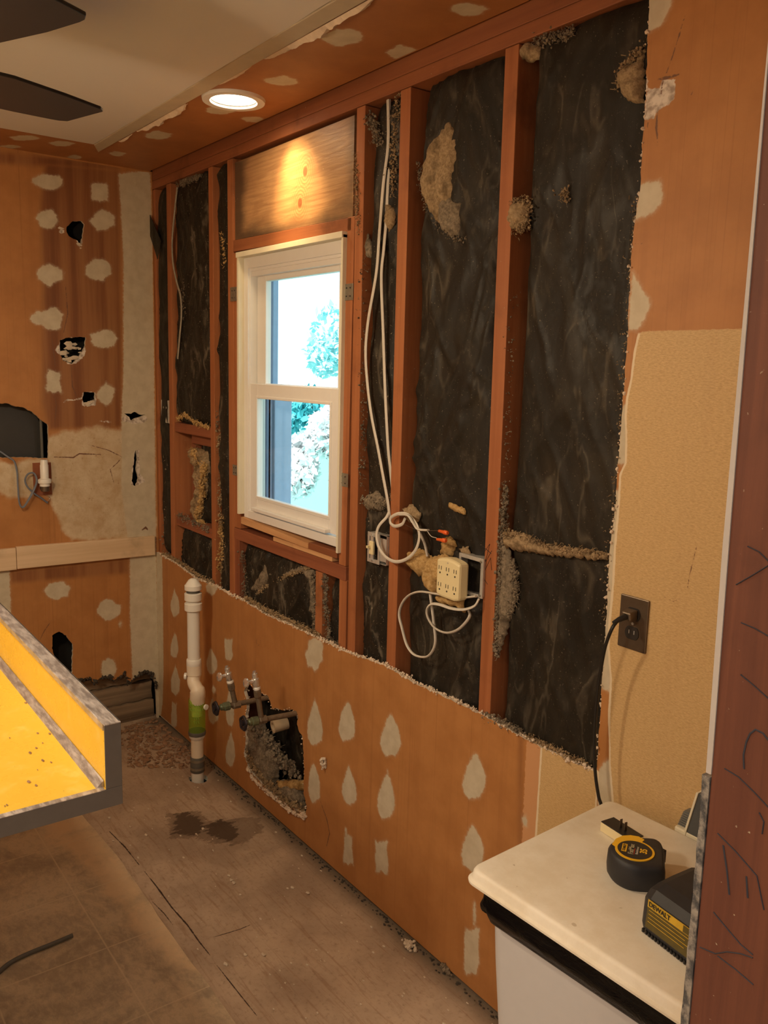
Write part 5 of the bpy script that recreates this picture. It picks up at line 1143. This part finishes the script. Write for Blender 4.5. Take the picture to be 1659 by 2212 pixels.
# bag overhang
n = 96; per = []
base_r = rr(CC, ex, ey, HA-.018, HB-.012, .035, 23)
m = MB(); rows = 14; N = len(base_r); vs = []
gb = G('black_bag'); nn = gb.noise(gb.pos((1, 1, 3)), 14, 5, .6, 1.2); gb.bump(nn, .5, .010); M['bag'] = gb.fin((.003, .003, .004), .22, 0, .2)
for j in range(rows+1):
    for k, (x, y) in enumerate(base_r):
        v = np.array([x, y])-CC; ux = v@ex/HA; uy = v@ey/HB
        front = max(0, -uy)**4; sag = .048+.052*front*math.exp(-((ux+.05)/.6)**2)+.004*math.sin(k*.55)+.003*math.sin(k*1.7+1)
        f = j/rows; out = 1+(.004*math.sin(f*math.pi)+.010*front*f+.0025*math.sin(k*.5+f*3)*f+.0035*math.sin(f*9+k*.12)*f)/.22
        if j == rows: out *= .985
        q = CC+v*(out if j else 1)*(1-.03*f); vs.append((q[0], q[1], LZ-.026-sag*f))
fs = [(j*N+k, j*N+(k+1) % N, (j+1)*N+(k+1) % N, (j+1)*N+k) for j in range(rows) for k in range(N)]
m.add(vs, fs); m.build('bin_bag', M['bag'], smooth=True, tagd=('shiny black bin bag folded over the rim below the cream lid', 'bag'))
# grey case behind the can
t = thing('plastic_case', 'dark grey panel and ribbed vent standing between the bin and the jamb', 'panel', (2.78, -.03, 0))
a = ZP(1486, 1795, LZ)
p0 = WP(1484, 1800, -.03); p1 = WP(1512, 1712, -.03)
m = MB(); m.prism([(p0[0], .0), (p0[0]+.17, .0), (p1[0]+.17, p1[1]+.01), (p1[0], p1[1]), (p0[0], p0[1])], lambda u, v, d: (u, d, v), -.034, -.020); m.build('side_panel', plain('dark_grey_panel', (.075, .08, .085), .5), t, bevel=.002)
m = MB(); m.prism([(p0[0]-.004, 0), (p0[0]+.0, 0), (p0[0]+.0, p0[1]), (p1[0], p1[1]), (p1[0]-.004, p1[1]), (p0[0]-.004, p0[1])], lambda u, v, d: (u, d, v), -.036, -.018); m.build('edge_trim', M['cream'], t)
q0 = WP(1463, 1788, -.02); q1 = WP(1480, 1750, -.02)
m = MB(); m.box(q0[0], p0[0], -.022, -.004, 0, q0[1]); m.hexa([(q0[0], -.022, q0[1]), (p0[0], -.022, q0[1]), (p0[0], -.004, q0[1]), (q0[0], -.004, q0[1]), (q1[0], -.022, q1[1]), (p1[0]-.01, -.022, q1[1]), (p1[0]-.01, -.004, q1[1]), (q1[0], -.004, q1[1])])
for k in range(9):
    f = k/9; m.box(q0[0]+(q1[0]-q0[0])*f, p0[0]-.002, -.0245, -.022, q0[1]+(q1[1]-q0[1])*f, q0[1]+(q1[1]-q0[1])*(f+.5/9))
m.build('ribbed_vent', plain('grey_vent', (.16, .16, .15), .5), t)

# ------------------------------------------------------------------ things on the lid
def text_mesh(body, size, name, mat, parent, origin, ux, uy, nz, bold=.0, xs=1.0, extr=.0002):
    c = bpy.data.curves.new(name, 'FONT'); c.body = body; c.size = size; c.extrude = extr; c.align_x = 'CENTER'; c.align_y = 'CENTER'; c.offset = bold; c.resolution_u = 3
    o = bpy.data.objects.new(name+'_tmp', c); COL.objects.link(o); bpy.context.view_layer.update()
    me = bpy.data.meshes.new_from_object(o.evaluated_get(bpy.context.evaluated_depsgraph_get())); bpy.data.objects.remove(o)
    ux, uy, nz = [np.array(a, float)/np.linalg.norm(a) for a in (ux, uy, nz)]; off = np.array(ROOT[parent.name])
    co = np.zeros(len(me.vertices)*3); me.vertices.foreach_get('co', co); co = co.reshape(-1, 3)
    w = np.array(origin)+co[:, :1]*xs*ux+co[:, 1:2]*uy+co[:, 2:]*nz-off; me.vertices.foreach_set('co', w.ravel())
    me.materials.clear(); me.materials.append(mat); me.name = name
    n = bpy.data.objects.new(name, me); COL.objects.link(n); n.parent = parent; ROOT[n.name] = ROOT[parent.name]; return n
# tape measure lying on its side
TH = .050; TZ = LZ+.0005
tc = np.array(ZP(1371, 1838, TZ+TH)); sc_ = .92
tp = [np.array(ZP(x, y, TZ+TH)) for x, y in [(1318, 1822), (1318, 1835), (1330, 1850), (1350, 1862), (1375, 1869), (1405, 1871), (1432, 1872), (1434, 1862), (1431, 1826), (1420, 1812), (1400, 1809), (1380, 1809), (1352, 1806), (1332, 1811)]]
tp = [np.array(q) for q in tp]
t = thing('tape_measure', 'black and yellow tape measure lying on the cream bin lid', 'tape measure', (tc[0], tc[1], TZ))
def ring(sc, pts=tp): c = sum(pts)/len(pts); return [tuple(c+(q-c)*sc) for q in pts]
def dens(poly, k=3):
    s3 = spline([(a, b, 0) for a, b in poly+[poly[0]]], k)[:-1]; return [(q[0], q[1]) for q in s3]
loft([(dens(ring(.95)), TZ), (dens(ring(1.05)), TZ+.008), (dens(ring(1.08)), TZ+.022), (dens(ring(1.06)), TZ+.040), (dens(ring(1.0)), TZ+.047), (dens(ring(.93)), TZ+TH)]).build('case', M['black_soft'], t, smooth=True)
# label directions from the photo: text runs from bottom-left to top-right
u1 = np.array(ZP(1371+6, 1838-30, TZ+TH))-tc; ut = u1/np.linalg.norm(u1); vt = np.array([-ut[1], ut[0]])
rad = .0335
def disc(r, z0, z1, mat, name, c=tc, par=t, n=40): return MB().lathe([(r, 0), (r, z1-z0)], (c[0], c[1], z0), (0, 0, 1), n).build(name, mat, par, smooth=False)
# yellow side: a swoosh to the left of the disc
sw = [np.array(ZP(x, y, TZ+TH)) for x, y in [(1322, 1824), (1330, 1813), (1345, 1806), (1362, 1805), (1380, 1808), (1392, 1815), (1375, 1832), (1345, 1846), (1333, 1838), (1328, 1828)]]
m = MB(); m.prism([tuple(q) for q in sw], lambda u, v, d: (u, v, d), TZ+TH-.003, TZ+TH+.0010); m.build('yellow_shoulder', M['yellow'], t)
disc(rad, TZ+TH-.004, TZ+TH+.0016, M['yellow'], 'yellow_ring'); disc(rad-.0042, TZ+TH, TZ+TH+.0021, M['black'], 'label_disc')
tz = TZ+TH+.0023
def P3(a, b): q = tc+ut*a+vt*b; return (q[0], q[1], tz)
c_ = lambda v: (v[0], v[1], 0)
g0 = P3(0, .0175)
MB().obox((g0[0], g0[1], tz), tuple(np.array(c_(ut))*.0125), tuple(np.array(c_(vt))*.0042), (0, 0, .0003)).build('logo_bar', M['yellow'], t)
text_mesh('STANLEY', .0072, 'logo_text', M['black'], t, (g0[0], g0[1], tz+.0006), c_(ut), c_(vt), (0, 0, 1), .0001, .74)
text_mesh('FatMax', .0125, 'model_text', plain('grey_print', (.42, .38, .25), .5), t, P3(0, .0055), c_(ut), c_(vt), (0, 0, 1), .0001, .92)
q = P3(-.006, .0000); MB().obox(q, tuple(np.array(c_(ut))*.010), tuple(np.array(c_(vt))*.0005), (0, 0, .0002)).build('red_line', M['red'], t)
text_mesh('BladeArmor', .0058, 'small_text', plain('silver_print', (.5, .48, .42), .5), t, P3(-.001, -.0045), c_(ut), c_(vt), (0, 0, 1), 0, .9)
text_mesh('35', .0165, 'length_text', M['yellow'], t, P3(.001, -.0155), c_(ut), c_(vt), (0, 0, 1), .0004, .95)
hk = np.array(ZP(1433, 1822, TZ+TH)); MB().obox((hk[0], hk[1], TZ+.025), (.004, 0, 0), (0, .006, 0), (0, 0, .012)).build('tape_hook', M['iron'], t, bevel=.001)

# plug adapter with prongs
q1 = np.array(ZP(1297, 1800, TZ)); ah = .021
A0 = np.array(ZP(1297, 1773, TZ+ah)); A1 = np.array(ZP(1325, 1764, TZ+ah)); A2 = np.array(ZP(1392, 1806, TZ+ah)); A3 = A0+(A2-A1)
t = thing('plug_adapter', 'cream plug adapter lying prongs-up on the bin lid behind the tape measure', 'adapter', (((A0+A2)/2)[0], ((A0+A2)/2)[1], TZ))
MB().prism([tuple(A0), tuple(A1), tuple(A2), tuple(A3)], lambda u, v, d: (u, v, d), TZ, TZ+ah-.002).build('adapter_body', M['ivory'], t, bevel=.002)
c0 = (A0+A2)/2; MB().prism([tuple(c0+(q-c0)*.96) for q in (A0, A1, A2, A3)], lambda u, v, d: (u, v, d), TZ+ah-.002, TZ+ah).build('black_face', M['black'], t)
la = (A2-A1)/np.linalg.norm(A2-A1); sa = (A1-A0)/np.linalg.norm(A1-A0)
for px_, py_ in ((1341, 1787), (1351, 1794)):
    q = ZP(px_, py_, TZ+ah); MB().obox((q[0], q[1], TZ+ah+.0085), (la[0]*.0008, la[1]*.0008, 0), (sa[0]*.0032, sa[1]*.0032, 0), (0, 0, .0085)).build('prong', M['plate'], t, bevel=.0006)

# battery charger
ca = np.array(ZP(1384, 2006, TZ)); cb = np.array(ZP(1495, 2092, TZ)); cx_ = (cb-ca)/np.linalg.norm(cb-ca); cy_ = np.array([-cx_[1], cx_[0]])
if cy_[1] < 0: cy_ = -cy_
CLn, CWd, CH = .150, .110, .075
def C3(u, v, z): q = ca+cx_*u+cy_*v; return (q[0], q[1], TZ+z)
t = thing('battery_charger', 'black tool battery charger with a yellow label on the bin lid beside the jamb', 'battery charger', C3(CLn/2, CWd/2, 0))
prof = [(.0, .0), (-.004, .012), (-.001, .062), (.010, .074), (.030, .080), (.060, .083), (CWd, .085), (CWd+.004, .012), (CWd, 0)]   # (v, z)
vs = []; us = [(-.004, .84), (.003, .93), (.016, 1.0), (CLn-.01, 1.0), (CLn, .95)]
m = MB(); n = len(prof)
for u, k in us:
    for v, z in prof: vs.append(C3(u, CWd/2+(v-CWd/2)*k, z*(k if z > .02 else 1)))
m.add(vs, [(i*n+j, i*n+(j+1) % n, (i+1)*n+(j+1) % n, (i+1)*n+j) for i in range(len(us)-1) for j in range(n)]+[tuple(range(n)), tuple((len(us)-1)*n+j for j in range(n))])
m.build('charger_body', M['black_soft'], t, bevel=.003)
# battery socket: raised oval collar with a dark well
m = MB(); cc = C3(.085, .066, .078); ring_o = []; 
for k in range(29):
    a = 2*math.pi*k/28; ring_o.append(C3(.090+.050*math.cos(a), .064+.036*math.sin(a), .086))
rows = []
for a_, b_, z_ in ((.066, .050, .076), (.062, .046, .086), (.054, .040, .102), (.046, .033, .105), (.040, .028, .100)):
    rows += [C3(.112+a_*math.cos(2*math.pi*k/28), .066+b_*math.sin(2*math.pi*k/28), z_) for k in range(28)]
m.add(rows, [(r_*28+k, r_*28+(k+1) % 28, (r_+1)*28+(k+1) % 28, (r_+1)*28+k) for r_ in range(4) for k in range(28)])
m.build('socket_collar', M['black_soft'], t, smooth=True)
m = MB(); m.prism([(.112+.041*math.cos(a*math.pi/12), .066+.029*math.sin(a*math.pi/12)) for a in range(24)], lambda u, v, d: C3(u, v, d), .080, .1005); m.build('battery_well', M['slot'], t)
# front label
def lab(u0, u1, z0, z1, d=.0006):
    f = lambda z: -.004+(.003/.050)*(z-.012)-d
    return [C3(u0, f(z0), z0), C3(u1, f(z0), z0), C3(u1, f(z1), z1), C3(u0, f(z1), z1)]
MB().add(lab(.012, .147, .0135, .0475), [(0, 1, 2, 3)]).build('info_label', M['olive'], t)
MB().add(lab(.012, .147, .0475, .0600), [(0, 1, 2, 3)]).build('yellow_label', M['labelyellow'], t)
o_ = C3(.036, -.0030, .0535); nz_ = (-cy_[0], -cy_[1], .1)
text_mesh('DEWALT', .0112, 'logo_text', M['black'], t, o_, (cx_[0], cx_[1], 0), (0, 0, 1), nz_, .0002, .95)
m = MB()
for k in range(4): m.add(lab(.016, .10-.012*(k % 2), .043-.0062*k, .0440-.0062*k, .001), [(0, 1, 2, 3)])
m.build('print_lines', M['labelyellow'], t)
m = MB(); m.add(lab(.082, .104, .0485, .0590, .001), [(0, 1, 2, 3)]); m.build('label_box', M['olive'], t)
m = MB()
for k in range(22): q = C3(.008+.0064*k, -.003, .004); m.obox(q, (cx_[0]*.0015, cx_[1]*.0015, 0), (cy_[0]*.002, cy_[1]*.002, 0), (0, 0, .003))
m.build('foot_ribs', M['black'], t)

# ------------------------------------------------------------------ ceiling fan
BZ = 2.19
t = thing('ceiling_fan', 'dark-bladed ceiling fan at the upper left', 'ceiling fan', (FAN[0], FAN[1], H))
fc = np.array(FAN)
MB().lathe([(.07, H-.003), (.075, H-.03), (.03, H-.05), (.02, H-.06), (.02, H-.12), (.10, H-.13), (.13, H-.16), (.13, H-.22), (.09, H-.26), (.05, H-.27)], (fc[0], fc[1], 0), seg=36).build('motor_housing', M['fanmetal'], t, smooth=True)
for k in range(5):
    an = math.radians(105+72*k); d = np.array([math.cos(an), math.sin(an)]); s_ = np.array([-d[1], d[0]])
    pl = [(.13, -.060), (.24, -.115), (.33, -.128), (.45, -.112), (.545, -.092), (.560, -.078), (.564, .070), (.550, .084), (.535, .090), (.45, .110), (.33, .126), (.24, .112), (.13, .060)]
    m = MB(); m.prism(pl, lambda a, b, z: (fc[0]+d[0]*a+s_[0]*b, fc[1]+d[1]*a+s_[1]*b, z+b*.02), BZ, BZ+.007); bl_o = m.build('blade', M['fanblade'], t, bevel=.002)
    m = MB(); m.prism([(.09, -.015), (.24, -.03), (.24, .03), (.09, .015)], lambda a, b, z: (fc[0]+d[0]*a+s_[0]*b, fc[1]+d[1]*a+s_[1]*b, z), BZ+.008, BZ+.014); m.build('blade_iron', M['fanmetal'], bl_o)
g = G('frosted_shade'); out = g.t.nodes['Material Output']; tr = g.new('ShaderNodeBsdfTransparent'); tl = g.new('ShaderNodeBsdfTranslucent'); mx = g.new('ShaderNodeMixShader'); mx.inputs[0].default_value = .90
tl.inputs[0].default_value = (.35, .30, .22, 1)
g.lk(tr.outputs[0], mx.inputs[1]); g.lk(tl.outputs[0], mx.inputs[2]); g.lk(mx.outputs[0], out.inputs[0])
m = MB(); m.lathe([(.045, 2.09), (.085, 2.065), (.10, 2.03), (.10, 2.002)], (fc[0], fc[1], 0), seg=36); m.f = m.f[:-2]; m.mi = m.mi[:-2]; m.build('lamp_shade', g.m, t, smooth=True)
MB().lathe([(.05, 2.17), (.05, 2.09), (.02, 2.085), (.015, 2.05)], (fc[0], fc[1], 0), seg=28).build('lamp_fitter', M['fanmetal'], t, smooth=True)
# room lamps behind the camera
for (x, y, sz, nm, lb) in ((4.5, -1.9, .25, 'ceiling_lamp', 'square ceiling lamp behind the camera in the next room'), (2.6, -2.6, .2, 'ceiling_lamp', 'square ceiling lamp at the back of the kitchen')):
    MB().box(x-sz, x+sz, y-sz, y+sz, 2.405, H).build(nm, M['white_vinyl'], tagd=(lb, 'ceiling lamp'))

# ------------------------------------------------------------------ floor bits
cq = [FP(*p) for p in [(-40, 2150), (0, 2105), (30, 2082), (70, 2063), (110, 2047), (157, 2027)]]
MB().tube(spline([(a, b, .0032+.0065) for a, b in cq]), .0062, 10).build('rubber_hose', M['rubber'], smooth=True, tagd=('short dark rubber hose end lying on the tiled floor', 'hose'))
R = rng(77); m = MB()
for _ in range(150):
    x = R.uniform(.2, 2.3); y = R.uniform(-.54, -.03); m.chunk((x, y, .0015), R.uniform(.0012, .0045), R, 0, (1.6, .9, .45))
for px_, py_ in [(495, 1892), (500, 1902), (505, 1908), (316, 1805), (236, 1767), (438, 1791), (569, 2063), (529, 2063), (488, 2084), (632, 1918), (665, 1930)]:
    q = FP(px_, py_); m.chunk((q[0], q[1], .002), .006, R, 0, (1.6, .9, .5))
o = m.build('plaster_crumbs', M['chip'], tagd=('pale plaster crumbs scattered over the plywood floor', 'debris')); o['kind'] = 'stuff'
m = MB()
for _ in range(420):
    px_ = R.uniform(275, 420); py_ = R.uniform(1570, 1660); q = FP(px_, py_)
    if q[0] < .02 or q[1] > -.02: continue
    m.chunk((q[0], q[1], .003), R.choice((.003, .004, .005, .006, .012))*R.uniform(.7, 1.2), R, 0, (R.uniform(.8, 2.2), R.uniform(.6, 1.4), .5))
for _ in range(260):
    a = abs(R.gauss(0, .10)); b = R.uniform(-.5, -.02); m.chunk((.01+a, b, .004), R.uniform(.003, .010), R, 0, (1.4, 1.2, .6))
o = m.build('rotten_wood_crumbs', M['rotchip'], tagd=('heap of reddish rotten wood crumbs in the floor corner', 'debris')); o['kind'] = 'stuff'
m = MB()
for _ in range(400): m.chunk((R.uniform(.3, 3.1), -abs(R.gauss(0, .010))-.001, .002), R.uniform(.0015, .004), R, 0, (1.4, 1, .6))
o = m.build('floor_grit', M['soil'], tagd=('dark grit line along the foot of the lower wallboard', 'debris')); o['kind'] = 'stuff'
for (cxp, cyp, lb) in ((883, 2036, 'small pale plaster crumb pile at the wallboard foot, farther from the bin'), (972, 2083, 'small dark-and-white crumb pile at the wallboard foot near the bin')):
    q = WP(cxp, cyp, -.02); m = MB(); x_ = ZP(cxp, cyp+6, .01)
    for _ in range(26): m.chunk((x_[0]+R.gauss(0, .010), min(-.006, x_[1]+R.gauss(0, .008)), .004+abs(R.gauss(0, .006))), R.uniform(.003, .008), R)
    m.build('crumb_pile', M['chip'] if cxp < 900 else M['fiber_grey'], tagd=(lb, 'debris'))
q = WP(700, 1650, -.006); m = MB()
for _ in range(30): m.chunk((q[0]+R.gauss(0, .006), -.008+R.gauss(0, .004), q[1]+R.gauss(0, .009)), R.uniform(.003, .007), R)
m.build('plaster_lump', M['chip'], tagd=('little lump of white plaster stuck on the lower orange wallboard', 'debris'))

# ------------------------------------------------------------------ outside
struct(MB().box(-30, 12, .2, 40, -.9, -.7).build('ground', plain('lawn', (.20, .45, .40), .9)))
g = G('sky_lit_leaves'); M['leaf'] = g.fin(g.mix(g.noise(g.pos(), 3, 3), (.05, .40, .46), (.12, .55, .60)), .6)  # cool skylight tint painted into the hedge leaves
M['leaf_sunlit'] = plain('sunlit_white_leaves', (.94, .96, .96), .6)  # blown-out sunlit white painted into the shrub's leaf colour
M['leaf_overexposed'] = plain('overexposed_leaves', (.42, .78, .80), .6)  # overexposure painted into the tree's leaves as a paler tint
def tree(name, label, c, rad, n, leaf, mat, seed, trunk=True, mass=True):
    R = rng(seed); t = thing(name, label, 'tree' if trunk else 'shrub', (c[0], c[1], -.7)); m = MB()
    blobs = [(np.array([R.gauss(0, .45)*rad[0], R.gauss(0, .45)*rad[1], R.gauss(0, .42)*rad[2]]), R.uniform(.25, .5)) for _ in range(16)]
    for _ in range(n):
        b, s = R.choice(blobs); d = np.array([R.gauss(0, 1) for _ in range(3)]); d = d/np.linalg.norm(d)*s*min(rad)*R.uniform(.6, 1.1)
        p = np.array(c)+b+d; a = np.array([R.gauss(0, 1) for _ in range(3)]); a /= np.linalg.norm(a); e = np.cross(a, [R.gauss(0, 1) for _ in range(3)]); e /= np.linalg.norm(e)
        l = leaf*R.uniform(.6, 1.3); m.add([p-a*l, p+e*l*.5, p+a*l, p-e*l*.5], [(0, 1, 2, 3)])
    m.build('foliage', M[mat], t)
    if trunk: MB().tube([(c[0], c[1], -.7), (c[0]+.1, c[1], c[2]*.6), (c[0], c[1], c[2])], [.22, .16, .06], 10).build('trunk', plain('bark', (.12, .10, .08), .9), t)
tree('garden_tree', 'hazy blue-green tree seen through the upper window pane', (-8.6, 7.4, 2.1), (1.5, .9, 1.1), 2600, .09, 'leaf_overexposed', 1)
tree('garden_shrub', 'bright white sunlit shrub filling the lower window pane', (-4.9, 4.5, .72), (.95, .8, .62), 9500, .08, 'leaf_sunlit', 3, False)
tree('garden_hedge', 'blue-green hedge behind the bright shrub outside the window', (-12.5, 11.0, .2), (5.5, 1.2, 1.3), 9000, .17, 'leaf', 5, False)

# name check helper leftovers removed
for o in bpy.data.objects:
    if o.parent is not None and 'category' in o: del o['category']
